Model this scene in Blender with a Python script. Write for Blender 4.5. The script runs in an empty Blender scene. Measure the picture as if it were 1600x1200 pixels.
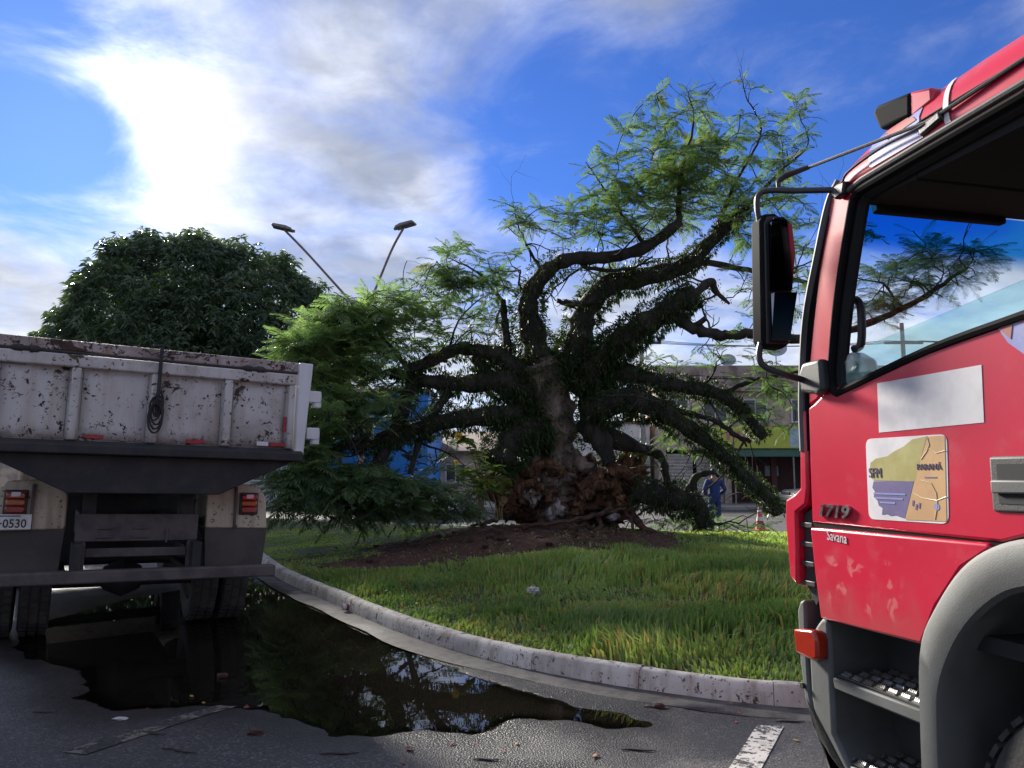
import bpy, bmesh, math, random
import numpy as np
from mathutils import Vector, Matrix, Euler

random.seed(7)
rng = np.random.default_rng(11)
R = math.radians
scene = bpy.context.scene
COL = scene.collection

# ------------------------------------------------------------------ camera
CAM_H, PITCH, FPX = 1.6, R(6.75), 1200.0
cam_data = bpy.data.cameras.new('camera')
cam_data.sensor_width = 36.0
cam_data.lens = 27.0
cam_data.clip_start = 0.05
cam_data.clip_end = 3000
cam = bpy.data.objects.new('camera', cam_data)
cam.location = (0, 0, CAM_H)
cam.rotation_euler = (R(90) + PITCH, 0, 0)
COL.objects.link(cam)
scene.camera = cam

def ray(px, py):
    x, u = (px - 800) / FPX, (600 - py) / FPX
    return Vector((x, math.cos(PITCH) - u * math.sin(PITCH), math.sin(PITCH) + u * math.cos(PITCH)))
def at(px, py, d):
    return Vector((0, 0, CAM_H)) + ray(px, py) * d
def ground(px, py, h=0.0):
    r = ray(px, py)
    return at(px, py, (h - CAM_H) / r.z)

# ------------------------------------------------------------------ sky, sun, exposure
SUN_AZ, SUN_EL = R(-30.0), R(24.0)            # azimuth measured from +Y towards +X
sun_dir = Vector((math.sin(SUN_AZ) * math.cos(SUN_EL), math.cos(SUN_AZ) * math.cos(SUN_EL), math.sin(SUN_EL)))
world = bpy.data.worlds.new('World')
scene.world = world
world.use_nodes = True
wt = world.node_tree
wt.nodes.clear()

def nd(tree, kind, ins=None, **props):
    n = tree.nodes.new(kind)
    for k, v in props.items():
        setattr(n, k, v)
    for k, v in (ins or {}).items():
        s = n.inputs[k]
        if isinstance(v, bpy.types.NodeSocket):
            tree.links.new(v, s)
        else:
            s.default_value = v
    return n
def mth(tree, op, a, b=0.0, c=0.0, clamp=False):
    n = nd(tree, 'ShaderNodeMath', {0: a, 1: b, 2: c}, operation=op)
    n.use_clamp = clamp
    return n.outputs[0]
def sstep(tree, v, lo, hi, out0=0.0, out1=1.0):
    n = nd(tree, 'ShaderNodeMapRange', {'Value': v, 'From Min': lo, 'From Max': hi, 'To Min': out0, 'To Max': out1})
    n.interpolation_type = 'SMOOTHSTEP'
    return n.outputs[0]
def mixc(tree, fac, a, b, blend='MIX'):
    n = nd(tree, 'ShaderNodeMix', data_type='RGBA', blend_type=blend)
    for key, v in ((0, fac), (6, a), (7, b)):
        if isinstance(v, bpy.types.NodeSocket):
            tree.links.new(v, n.inputs[key])
        else:
            n.inputs[key].default_value = v if key == 0 else (*v[:3], 1.0)
    return n.outputs[2]

def build_world():
    t = wt
    sky = nd(t, 'ShaderNodeTexSky')
    sky.sky_type = 'NISHITA'
    sky.sun_disc = False
    sky.sun_elevation = SUN_EL
    sky.sun_rotation = SUN_AZ
    sky.altitude = 600
    sky.air_density = 1.0
    sky.dust_density = 0.25
    sky.ozone_density = 3.0
    d = nd(t, 'ShaderNodeTexCoord').outputs['Generated']
    sep = nd(t, 'ShaderNodeSeparateXYZ', {0: d})
    zc = mth(t, 'ADD', mth(t, 'MAXIMUM', sep.outputs[2], 0.0), 0.22)
    px = mth(t, 'DIVIDE', sep.outputs[0], zc)
    py = mth(t, 'DIVIDE', sep.outputs[1], zc)
    p = nd(t, 'ShaderNodeCombineXYZ', {0: px, 1: py, 2: 0.0}).outputs[0]
    n1 = nd(t, 'ShaderNodeTexNoise', {'Vector': p, 'Scale': 2.6, 'Detail': 11.0, 'Roughness': 0.62, 'Distortion': 0.5}).outputs[0]
    n2 = nd(t, 'ShaderNodeTexNoise', {'Vector': p, 'Scale': 2.2, 'Detail': 7.0, 'Roughness': 0.55}).outputs[0]
    cov = None
    def blob(px_, py_, r0, r1, w):
        nonlocal cov
        b = ray(px_, py_).normalized()
        dot = nd(t, 'ShaderNodeVectorMath', {0: d, 1: tuple(b)}, operation='DOT_PRODUCT').outputs['Value']
        v = sstep(t, dot, math.cos(R(r1)), math.cos(R(r0)), 0.0, w)
        cov = v if cov is None else mth(t, 'ADD', cov, v)
    blob(230, 220, 1, 8, .10)
    blob(430, 290, 1, 12, .10)
    blob(690, 275, 1, 4, .10)
    blob(640, 0, 1, 10, .08)
    blob(0, 440, 1, 12, .18)
    blob(1050, 0, 2, 10, .08)
    blob(880, 200, 2, 12, -.34)
    blob(30, 90, 1, 11, -.30)
    blob(90, 290, 0, 8, -.34)
    blob(350, 50, 1, 7, -.08)
    blob(1330, 170, 5, 15, -.40)
    hz = sstep(t, sep.outputs[2], 0.36, 0.10, 0.0, 0.14)
    cov = mth(t, 'ADD', mth(t, 'ADD', cov, hz), 0.29)
    val = mth(t, 'ADD', n1, cov)
    mask = sstep(t, val, 0.44, 1.06)
    sdot = nd(t, 'ShaderNodeVectorMath', {0: d, 1: tuple(sun_dir)}, operation='DOT_PRODUCT').outputs['Value']
    glow = mth(t, 'POWER', mth(t, 'MAXIMUM', sdot, 0.0), 160.0)
    wide = mth(t, 'POWER', mth(t, 'MAXIMUM', sdot, 0.0), 55.0)
    # thick cloud is greyer below, thin edges are bright against the light
    shade = sstep(t, mth(t, 'ADD', n2, mth(t, 'MULTIPLY', mth(t, 'SUBTRACT', val, 0.8), -0.25)), 0.40, 0.60)
    ccol = mixc(t, shade, (1.05, 1.16, 1.42), (2.1, 2.2, 2.45))
    low = sstep(t, sep.outputs[2], 0.30, 0.08)
    ccol = mixc(t, mth(t, 'MULTIPLY', low, 0.6), ccol, (2.25, 2.35, 2.55))
    ccol = mixc(t, mth(t, 'MULTIPLY', wide, 0.45), ccol, (3.2, 3.15, 3.05))
    n3 = nd(t, 'ShaderNodeTexNoise', {'Vector': p, 'Scale': 7.0, 'Detail': 8.0, 'Roughness': 0.6, 'Distortion': 0.6}).outputs[0]
    ccol = nd(t, 'ShaderNodeVectorMath', {0: ccol, 'Scale': sstep(t, n3, 0.30, 0.70, 0.84, 1.10)}, operation='SCALE').outputs[0]
    g = nd(t, 'ShaderNodeVectorMath', {0: (4.5, 4.3, 3.9), 'Scale': glow}, operation='SCALE').outputs[0]
    ccol = nd(t, 'ShaderNodeVectorMath', {0: ccol, 1: g}, operation='ADD').outputs[0]
    blue = mixc(t, 1.0, sky.outputs[0], (0.110, 0.180, 0.345), 'MULTIPLY')
    colr = mixc(t, mth(t, 'MULTIPLY', mask, 0.97), blue, ccol)
    bg = nd(t, 'ShaderNodeBackground', {'Color': colr, 'Strength': 0.10})
    out = nd(t, 'ShaderNodeOutputWorld')
    t.links.new(bg.outputs[0], out.inputs[0])
build_world()

sun_data = bpy.data.lights.new('sun', 'SUN')
sun_data.energy = 2.7
sun_data.angle = R(10.0)                        # veiled by thin cloud
sun_data.color = (1.0, 0.94, 0.84)
sun = bpy.data.objects.new('sun', sun_data)
sun.rotation_euler = sun_dir.to_track_quat('Z', 'Y').to_euler()
sun.location = (-20, 40, 30)
COL.objects.link(sun)

scene.view_settings.view_transform = 'Standard'
scene.view_settings.look = 'None'
scene.view_settings.exposure = 2.15
scene.view_settings.gamma = 1.0
scene.render.engine = 'CYCLES'
scene.cycles.max_bounces = 10
scene.cycles.diffuse_bounces = 6
scene.cycles.transparent_max_bounces = 12

# ------------------------------------------------------------------ helpers: materials
def new_mat(name):
    m = bpy.data.materials.new(name)
    m.use_nodes = True
    t = m.node_tree
    t.nodes.clear()
    out = nd(t, 'ShaderNodeOutputMaterial')
    return m, t, out
def principled(t, **kw):
    return nd(t, 'ShaderNodeBsdfPrincipled', {k.replace('_', ' '): v for k, v in kw.items()})
def c4(c):
    return (*c[:3], 1.0)
def objco(t):
    return nd(t, 'ShaderNodeTexCoord').outputs['Object']
def noise(t, vec, scale, detail=4.0, rough=0.55, dist=0.0):
    return nd(t, 'ShaderNodeTexNoise', {'Vector': vec, 'Scale': scale, 'Detail': detail, 'Roughness': rough, 'Distortion': dist}).outputs[0]
def bump(t, h, strength=0.3, dist=0.01):
    return nd(t, 'ShaderNodeBump', {'Height': h, 'Strength': strength, 'Distance': dist}).outputs[0]

def mk(name, base, rough=0.5, c2=None, scale=6.0, lo=0.42, hi=0.62, metal=0.0, bmp=0.0, bscale=60.0, coat=0.0, rough2=None, spec=0.5, stretch=None):
    """principled with two colours mixed by noise and a fine bump"""
    m, t, out = new_mat(name)
    co = objco(t)
    if stretch:
        co = nd(t, 'ShaderNodeVectorMath', {0: co, 1: stretch}, operation='MULTIPLY').outputs[0]
    n = noise(t, co, scale, 7.0, 0.62)
    f = sstep(t, n, lo, hi)
    b = principled(t, Roughness=rough, Metallic=metal)
    b.inputs['Specular IOR Level'].default_value = spec
    b.inputs['Coat Weight'].default_value = coat
    b.inputs['Coat Roughness'].default_value = 0.12
    if c2 is None:
        c2 = tuple(x * 0.8 for x in base)
    t.links.new(mixc(t, f, base, c2), b.inputs['Base Color'])
    if rough2 is not None:
        r = nd(t, 'ShaderNodeMapRange', {'Value': f, 'To Min': rough, 'To Max': rough2}).outputs[0]
        t.links.new(r, b.inputs['Roughness'])
    if bmp:
        t.links.new(bump(t, noise(t, co, bscale, 5.0), bmp, 0.01), b.inputs['Normal'])
    t.links.new(b.outputs[0], out.inputs[0])
    return m

def leaf_mat(name, dark, light, trans=0.4, rough=0.45, tcol=None, dry=None):
    m, t, out = new_mat(name)
    a = nd(t, 'ShaderNodeAttribute', attribute_name='rnd').outputs['Fac']
    col = mixc(t, a, dark, light)
    if dry:
        col = mixc(t, sstep(t, a, 0.90, 0.97), col, dry)
    b = principled(t, Roughness=rough)
    b.inputs['Specular IOR Level'].default_value = 0.35
    t.links.new(col, b.inputs['Base Color'])
    tr = nd(t, 'ShaderNodeBsdfTranslucent')
    tc = tcol or (1.25, 1.35, 0.55)
    t.links.new(mixc(t, 1.0, col, tc, 'MULTIPLY'), tr.inputs['Color'])
    mx = nd(t, 'ShaderNodeMixShader', {0: trans, 1: b.outputs[0], 2: tr.outputs[0]})
    t.links.new(mx.outputs[0], out.inputs[0])
    return m

def glass_mat(name, tint=(0.85, 0.95, 0.93), refl=0.07, band=None):
    m, t, out = new_mat(name)
    col = None
    if band:
        sep = nd(t, 'ShaderNodeSeparateXYZ', {0: objco(t)})
        f = sstep(t, sep.outputs[2], band[0], band[1])
        col = mixc(t, f, tint, band[2])
    tr = nd(t, 'ShaderNodeBsdfTransparent', {'Color': c4(tint)})
    if col is not None:
        t.links.new(col, tr.inputs['Color'])
    gl = nd(t, 'ShaderNodeBsdfGlossy', {'Roughness': 0.02})
    fc = nd(t, 'ShaderNodeLayerWeight', {'Blend': 0.5}).outputs['Facing']
    lw = mth(t, 'MULTIPLY', mth(t, 'POWER', fc, 4.0), 0.7)
    mx = nd(t, 'ShaderNodeMixShader', {0: mth(t, 'ADD', lw, refl * 0.3, clamp=True), 1: tr.outputs[0], 2: gl.outputs[0]})
    t.links.new(mx.outputs[0], out.inputs[0])
    return m

# ------------------------------------------------------------------ helpers: meshes
def set_props(o, label=None, cat=None, group=None, kind=None):
    if label: o['label'] = label
    if cat: o['category'] = cat
    if group: o['group'] = group
    if kind: o['kind'] = kind
    return o
def empty(name, loc=(0, 0, 0), rz=0.0, label=None, cat=None, group=None):
    o = bpy.data.objects.new(name, None)
    o.empty_display_size = 0.2
    COL.objects.link(o)
    o.location = loc
    o.rotation_euler = (0, 0, rz)
    return set_props(o, label, cat, group)
def link_mesh(name, me, mat, parent=None):
    if mat is not None:
        me.materials.append(mat)
    o = bpy.data.objects.new(name, me)
    COL.objects.link(o)
    if parent is not None:
        o.parent = parent
    return o
def np_mesh(name, V, F, mat, parent=None, rnd=None, smooth=False, attrs=None):
    me = bpy.data.meshes.new(name)
    V = np.ascontiguousarray(V, dtype=np.float32).reshape(-1, 3)
    F = np.ascontiguousarray(F, dtype=np.int32)
    k = F.shape[1]
    me.vertices.add(len(V)); me.vertices.foreach_set('co', V.ravel())
    me.loops.add(F.size); me.loops.foreach_set('vertex_index', F.ravel())
    me.polygons.add(len(F)); me.polygons.foreach_set('loop_start', np.arange(0, F.size, k, dtype=np.int32))
    if smooth:
        me.polygons.foreach_set('use_smooth', np.ones(len(F), dtype=bool))
    me.update(calc_edges=True)
    if rnd is not None:
        a = me.attributes.new('rnd', 'FLOAT', 'POINT')
        a.data.foreach_set('value', np.ascontiguousarray(rnd, dtype=np.float32))
    for kk, vv in (attrs or {}).items():
        a = me.attributes.new(kk, 'FLOAT', 'POINT')
        a.data.foreach_set('value', np.ascontiguousarray(vv, dtype=np.float32))
    return link_mesh(name, me, mat, parent)

class MB:
    def __init__(s):
        s.v, s.f = [], []
    def add(s, vs, fs):
        o = len(s.v)
        s.v += [tuple(v) for v in vs]
        s.f += [tuple(i + o for i in f) for f in fs]
        return s
    def box(s, c, size, rot=None):
        hx, hy, hz = size[0] / 2, size[1] / 2, size[2] / 2
        vs = [Vector((x, y, z)) for z in (-hz, hz) for x, y in ((-hx, -hy), (hx, -hy), (hx, hy), (-hx, hy))]
        if rot is not None:
            M = Euler(rot).to_matrix()
            vs = [M @ v for v in vs]
        return s.add([v + Vector(c) for v in vs], [(0, 3, 2, 1), (4, 5, 6, 7), (0, 1, 5, 4), (1, 2, 6, 5), (2, 3, 7, 6), (3, 0, 4, 7)])
    def span(s, x0, x1, y0, y1, z0, z1):
        return s.box(((x0 + x1) / 2, (y0 + y1) / 2, (z0 + z1) / 2), (abs(x1 - x0), abs(y1 - y0), abs(z1 - z0)))
    def prism(s, poly, a0, a1, axis='x'):
        """2-D polygon swept along one axis; poly holds the other two coordinates in order"""
        def mkp(p, a):
            return (a, p[0], p[1]) if axis == 'x' else ((p[0], a, p[1]) if axis == 'y' else (p[0], p[1], a))
        n = len(poly)
        vs = [mkp(p, a0) for p in poly] + [mkp(p, a1) for p in poly]
        fs = [tuple(range(n)), tuple(range(2 * n - 1, n - 1, -1))]
        fs += [(i, (i + 1) % n, n + (i + 1) % n, n + i) for i in range(n)]
        return s.add(vs, fs)
    def tube(s, pts, rad, n=8, caps=True, jit=0.0):
        pts = [Vector(p) for p in pts]
        if not hasattr(rad, '__len__'):
            rad = [rad] * len(pts)
        vs, fs = [], []
        up = None
        for i, p in enumerate(pts):
            t = (pts[min(i + 1, len(pts) - 1)] - pts[max(i - 1, 0)])
            t = t.normalized() if t.length > 1e-9 else Vector((0, 0, 1))
            if up is None:
                up = Vector((0, 0, 1)) if abs(t.z) < 0.9 else Vector((1, 0, 0))
            u = t.cross(up)
            if u.length < 1e-5: u = t.cross(Vector((1, 0.3, 0)))
            u.normalize()
            up = u.cross(t)
            for k in range(n):
                a = 2 * math.pi * k / n
                r = rad[i] * (1 + (random.uniform(-jit, jit) if jit else 0))
                vs.append(p + u * (r * math.cos(a)) + up * (r * math.sin(a)))
        m = len(pts)
        for i in range(m - 1):
            for k in range(n):
                fs.append((i * n + k, i * n + (k + 1) % n, (i + 1) * n + (k + 1) % n, (i + 1) * n + k))
        if caps:
            fs.append(tuple(range(n - 1, -1, -1)))
            fs.append(tuple(range((m - 1) * n, m * n)))
        return s.add(vs, fs)
    def lathe(s, prof, n=24, axis='z', c=(0, 0, 0)):
        """profile of (radius, height) turned round an axis"""
        vs, fs = [], []
        c = Vector(c)
        for r, h in prof:
            for k in range(n):
                a = 2 * math.pi * k / n
                q = (r * math.cos(a), r * math.sin(a))
                v = (q[0], q[1], h) if axis == 'z' else ((h, q[0], q[1]) if axis == 'x' else (q[0], h, q[1]))
                vs.append(Vector(v) + c)
        for i in range(len(prof) - 1):
            for k in range(n):
                fs.append((i * n + k, i * n + (k + 1) % n, (i + 1) * n + (k + 1) % n, (i + 1) * n + k))
        return s.add(vs, fs)
    def build(s, name, mat, parent=None, bevel=0.0, smooth=None, seg=2):
        me = bpy.data.meshes.new(name)
        me.from_pydata([tuple(v) for v in s.v], [], s.f)
        bm = bmesh.new(); bm.from_mesh(me)
        bmesh.ops.recalc_face_normals(bm, faces=bm.faces)
        bm.to_mesh(me); bm.free()
        if smooth is None:
            smooth = 35
        if smooth:
            me.polygons.foreach_set('use_smooth', [True] * len(me.polygons))
            me.set_sharp_from_angle(angle=R(smooth))
        o = link_mesh(name, me, mat, parent)
        if bevel:
            b = o.modifiers.new('bevel', 'BEVEL')
            b.width = bevel; b.segments = seg; b.limit_method = 'ANGLE'; b.angle_limit = R(40)
        return o

def text_part(name, body, size, mat, parent, M, extrude=0.002, shear=0.0, align='LEFT', xscale=1.0, bold=0.0):
    cu = bpy.data.curves.new(name, 'FONT')
    cu.body = body; cu.size = size; cu.extrude = extrude; cu.shear = shear; cu.align_x = align
    cu.resolution_u = 3; cu.offset = bold
    tmp = bpy.data.objects.new(name, cu)
    COL.objects.link(tmp)
    dg = bpy.context.evaluated_depsgraph_get()
    me = bpy.data.meshes.new_from_object(tmp.evaluated_get(dg))
    bpy.data.objects.remove(tmp)
    bpy.data.curves.remove(cu)
    me.transform(M @ Matrix.Diagonal((xscale, 1, 1, 1)))
    me.materials.clear()
    me.name = name
    return link_mesh(name, me, mat, parent)

def catmull(pts, k=6):
    """points with any number of components, resampled smoothly"""
    P = np.array(pts, dtype=float)
    if len(P) < 3:
        return np.array([P[0] + (P[-1] - P[0]) * t for t in np.linspace(0, 1, k + 1)])
    Q = np.vstack([2 * P[0] - P[1], P, 2 * P[-1] - P[-2]])
    out = []
    for i in range(1, len(Q) - 2):
        for t in np.arange(k) / k:
            a, b, c, d = Q[i - 1], Q[i], Q[i + 1], Q[i + 2]
            out.append(0.5 * (2 * b + (c - a) * t + (2 * a - 5 * b + 4 * c - d) * t * t + (3 * b - a - 3 * c + d) * t ** 3))
    out.append(P[-1])
    return np.array(out)

_perm = np.random.default_rng(3).random((256, 256))
def vnoise(x, y):
    x = np.asarray(x, float); y = np.asarray(y, float)
    xi = np.floor(x).astype(int); yi = np.floor(y).astype(int)
    fx = x - xi; fy = y - yi
    fx = fx * fx * (3 - 2 * fx); fy = fy * fy * (3 - 2 * fy)
    g = lambda i, j: _perm[i % 256, j % 256]
    return (g(xi, yi) * (1 - fx) + g(xi + 1, yi) * fx) * (1 - fy) + (g(xi, yi + 1) * (1 - fx) + g(xi + 1, yi + 1) * fx) * fy
def fbm(x, y, o=4):
    s, a, tot = 0, 1.0, 0
    for i in range(o):
        s = s + a * vnoise(x * 2 ** i + 17 * i, y * 2 ** i + 31 * i); tot += a; a *= 0.5
    return s / tot
def ss(v, a, b):
    t = np.clip((np.asarray(v, float) - a) / (b - a), 0, 1)
    return t * t * (3 - 2 * t)
def seg_dist(X, Y, poly, closed=True):
    """distance from points to a polyline"""
    P = np.array(poly); n = len(P)
    best = np.full(np.shape(X), 1e9)
    for i in range(n if closed else n - 1):
        a = P[i]; b = P[(i + 1) % n]
        d = b - a; L = d @ d
        t = np.clip(((X - a[0]) * d[0] + (Y - a[1]) * d[1]) / max(L, 1e-9), 0, 1)
        best = np.minimum(best, np.hypot(X - a[0] - t * d[0], Y - a[1] - t * d[1]))
    return best
def inside(X, Y, poly):
    P = np.array(poly); n = len(P)
    r = np.zeros(np.shape(X), bool)
    for i in range(n):
        x0, y0 = P[i]; x1, y1 = P[(i + 1) % n]
        c = ((y0 > Y) != (y1 > Y))
        with np.errstate(divide='ignore', invalid='ignore'):
            xx = (x1 - x0) * (Y - y0) / (y1 - y0 if y1 != y0 else 1e-9) + x0
        r ^= c & (X < xx)
    return r
# ------------------------------------------------------------------ materials
def asphalt_mat():
    m, t, out = new_mat('asphalt')
    co = objco(t)
    wet = nd(t, 'ShaderNodeAttribute', attribute_name='wet').outputs['Fac']
    big = noise(t, co, 0.7, 5.0, 0.6)
    patch = sstep(t, noise(t, co, 1.7, 6.0, 0.65, 0.4), 0.40, 0.60)
    grain = noise(t, co, 160.0, 3.0, 0.6)
    vor = nd(t, 'ShaderNodeTexVoronoi', {'Vector': co, 'Scale': 75.0}).outputs['Distance']
    vc = nd(t, 'ShaderNodeSeparateXYZ', {0: nd(t, 'ShaderNodeTexVoronoi', {'Vector': co, 'Scale': 75.0}).outputs['Color']}).outputs[0]
    col = mixc(t, sstep(t, grain, 0.35, 0.7), (0.036, 0.034, 0.036), (0.095, 0.089, 0.089))
    col = mixc(t, sstep(t, vc, 0.72, 0.95, 0, 0.7), col, (0.19, 0.18, 0.175))
    col = mixc(t, sstep(t, vc, 0.25, 0.05, 0, 0.6), col, (0.018, 0.017, 0.018))
    col = mixc(t, sstep(t, big, 0.35, 0.65, 0.0, 0.5), col, (0.032, 0.029, 0.031))
    wf = mth(t, 'MULTIPLY', wet, 1.0, clamp=True)
    col = mixc(t, mth(t, 'MULTIPLY', sstep(t, wf, 0.5, 1.0), 0.6), col, (0.014, 0.012, 0.011))
    rough = mth(t, 'SUBTRACT', mth(t, 'ADD', 0.86, mth(t, 'MULTIPLY', patch, -0.06)), mth(t, 'MULTIPLY', wf, 0.52))
    b = principled(t, Roughness=rough)
    b.inputs['Specular IOR Level'].default_value = 0.4
    t.links.new(col, b.inputs['Base Color'])
    h = mth(t, 'ADD', mth(t, 'MULTIPLY', vor, 0.7), mth(t, 'MULTIPLY', grain, 0.5))
    t.links.new(bump(t, h, 0.8, 0.007), b.inputs['Normal'])
    t.links.new(b.outputs[0], out.inputs[0])
    return m
def water_mat():
    """thin muddy film: clear at the shore, darker where deeper, mirror on top"""
    m, t, out = new_mat('puddle_water')
    dep = nd(t, 'ShaderNodeAttribute', attribute_name='depth').outputs['Fac']
    n = noise(t, objco(t), 5.0, 3.0)
    nrm = bump(t, n, 0.03, 0.01)
    tr = nd(t, 'ShaderNodeBsdfTransparent', {'Color': (0.42, 0.38, 0.31, 1)})
    df = nd(t, 'ShaderNodeBsdfDiffuse', {'Color': (0.012, 0.010, 0.007, 1)})
    body = nd(t, 'ShaderNodeMixShader', {0: sstep(t, dep, 0.0, 0.022, 0.0, 0.85), 1: tr.outputs[0], 2: df.outputs[0]})
    gl = nd(t, 'ShaderNodeBsdfGlossy', {'Roughness': 0.012, 'Normal': nrm})
    fr = nd(t, 'ShaderNodeFresnel', {'IOR': 1.44, 'Normal': nrm}).outputs[0]
    fac = mth(t, 'MULTIPLY', fr, sstep(t, dep, 0.0, 0.004, 0.15, 1.15), clamp=True)
    mx = nd(t, 'ShaderNodeMixShader', {0: fac, 1: body.outputs[0], 2: gl.outputs[0]})
    t.links.new(mx.outputs[0], out.inputs[0])
    return m
def soil_mat():
    m, t, out = new_mat('island_soil')
    co = objco(t)
    s = nd(t, 'ShaderNodeAttribute', attribute_name='soil').outputs['Fac']
    n = noise(t, co, 9.0, 8.0, 0.65)
    n2 = noise(t, co, 45.0, 5.0, 0.65)
    g = mixc(t, sstep(t, n, 0.38, 0.62), (0.045, 0.065, 0.018), (0.110, 0.115, 0.042))
    e = mixc(t, sstep(t, n, 0.36, 0.66), (0.050, 0.021, 0.014), (0.130, 0.058, 0.040))
    e = mixc(t, sstep(t, n2, 0.60, 0.72, 0, 0.6), e, (0.13, 0.09, 0.055))
    b = principled(t, Roughness=0.9)
    t.links.new(mixc(t, s, g, e), b.inputs['Base Color'])
    t.links.new(bump(t, mth(t, 'ADD', n, mth(t, 'MULTIPLY', n2, 0.5)), 0.9, 0.06), b.inputs['Normal'])
    t.links.new(b.outputs[0], out.inputs[0])
    return m
def worn_paint(name, paint, rust, under, chip=0.60, big=0.66, rough=0.5, grime=0.5, splash=None):
    """old coach paint: chips down to rust, runs of grime"""
    m, t, out = new_mat(name)
    co = objco(t)
    n1 = noise(t, co, 3.6, 9.0, 0.70, 0.6)
    n2 = noise(t, co, 26.0, 5.0, 0.70, 0.4)
    n3 = noise(t, nd(t, 'ShaderNodeVectorMath', {0: co, 1: (9.0, 9.0, 1.1)}, operation='MULTIPLY').outputs[0], 1.0, 5.0, 0.6)
    n4 = noise(t, co, 1.3, 4.0, 0.6)
    col = mixc(t, sstep(t, n3, 0.42, 0.72, 0, grime), paint, under)
    col = mixc(t, sstep(t, n4, 0.46, 0.70, 0, grime * 0.7), col, tuple(x * 0.6 for x in under))
    if splash:
        zz = nd(t, 'ShaderNodeSeparateXYZ', {0: co}).outputs[2]
        sp = mth(t, 'MULTIPLY', sstep(t, mth(t, 'ADD', zz, mth(t, 'MULTIPLY', mth(t, 'SUBTRACT', n1, 0.5), 0.5)), splash[1], splash[0]), 0.75)
        col = mixc(t, sp, col, (0.11, 0.075, 0.055))
    ch = mth(t, 'MAXIMUM', sstep(t, n1, big, big + 0.03), sstep(t, mth(t, 'ADD', n2, mth(t, 'MULTIPLY', mth(t, 'SUBTRACT', n1, 0.5), 0.45)), chip, chip + 0.03))
    rc = mixc(t, sstep(t, n2, 0.4, 0.6), rust, tuple(x * 0.4 for x in rust))
    b = principled(t)
    t.links.new(mixc(t, ch, col, rc), b.inputs['Base Color'])
    t.links.new(nd(t, 'ShaderNodeMapRange', {'Value': ch, 'To Min': rough, 'To Max': 0.85}).outputs[0], b.inputs['Roughness'])
    t.links.new(bump(t, mth(t, 'SUBTRACT', mth(t, 'MULTIPLY', n4, 0.3), ch), 0.35, 0.004), b.inputs['Normal'])
    t.links.new(b.outputs[0], out.inputs[0])
    return m
def red_mat():
    m, t, out = new_mat('fire_engine_red_paint')
    co = objco(t)
    sep = nd(t, 'ShaderNodeSeparateXYZ', {0: co})
    n = noise(t, co, 2.2, 4.0)
    nf = noise(t, co, 17.0, 4.0, 0.55, 0.6)
    col = mixc(t, sstep(t, n, 0.35, 0.65), (0.50, 0.004, 0.034), (0.45, 0.004, 0.030))
    wy = mth(t, 'MULTIPLY', sstep(t, sep.outputs[1], -0.52, -0.44), sstep(t, sep.outputs[1], -0.06, -0.12))
    wz = mth(t, 'MULTIPLY', sstep(t, sep.outputs[2], 1.07, 1.12), sstep(t, sep.outputs[2], 1.31, 1.26))
    f = mth(t, 'MULTIPLY', mth(t, 'MULTIPLY', wy, wz), sstep(t, nf, 0.53, 0.60))
    col = mixc(t, mth(t, 'MULTIPLY', f, 0.38), col, (0.42, 0.10, 0.08))
    dust = mth(t, 'MULTIPLY', sstep(t, noise(t, co, 5.0, 8.0, 0.7), 0.50, 0.75), 0.16)
    col = mixc(t, dust, col, (0.45, 0.25, 0.22))
    chips = sstep(t, noise(t, co, 75.0, 3.0, 0.6), 0.735, 0.75, 0, 0.6)
    col = mixc(t, chips, col, (0.55, 0.32, 0.30))
    mud = mth(t, 'MULTIPLY', sstep(t, mth(t, 'ADD', sep.outputs[2], mth(t, 'MULTIPLY', mth(t, 'SUBTRACT', noise(t, co, 6.0, 8.0, 0.7), 0.5), 0.5)), 1.25, 1.0), 0.30)
    col = mixc(t, mud, col, (0.24, 0.13, 0.10))
    scr = sstep(t, noise(t, nd(t, 'ShaderNodeVectorMath', {0: co, 1: (3, 7, 60)}, operation='MULTIPLY').outputs[0], 1.0, 3.0), 0.70, 0.74, 0, 0.25)
    col = mixc(t, scr, col, (0.6, 0.3, 0.3))
    b = principled(t)
    t.links.new(col, b.inputs['Base Color'])
    t.links.new(mth(t, 'ADD', 0.30, mth(t, 'MULTIPLY', f, 0.25)), b.inputs['Roughness'])
    b.inputs['Coat Weight'].default_value = 0.22
    b.inputs['Coat Roughness'].default_value = 0.10
    t.links.new(bump(t, noise(t, co, 3.0, 2.0), 0.05, 0.02), b.inputs['Normal'])
    t.links.new(b.outputs[0], out.inputs[0])
    return m
def torn_wood_mat():
    m, t, out = new_mat('torn_wood')
    co = objco(t)
    n = noise(t, nd(t, 'ShaderNodeVectorMath', {0: co, 1: (1.0, 1.0, 0.45)}, operation='MULTIPLY').outputs[0], 4.6, 9.0, 0.74, 1.2)
    n2 = noise(t, co, 26.0, 6.0, 0.7)
    col = mixc(t, sstep(t, n, 0.38, 0.54), (0.018, 0.009, 0.006), (0.165, 0.075, 0.032))
    col = mixc(t, sstep(t, n, 0.54, 0.66), col, (0.37, 0.21, 0.105))
    col = mixc(t, sstep(t, n2, 0.45, 0.7, 0, 0.7), col, (0.035, 0.018, 0.010))
    b = principled(t, Roughness=0.85)
    t.links.new(col, b.inputs['Base Color'])
    t.links.new(bump(t, mth(t, 'ADD', n, mth(t, 'MULTIPLY', n2, 0.6)), 1.0, 0.06), b.inputs['Normal'])
    t.links.new(b.outputs[0], out.inputs[0])
    return m

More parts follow.
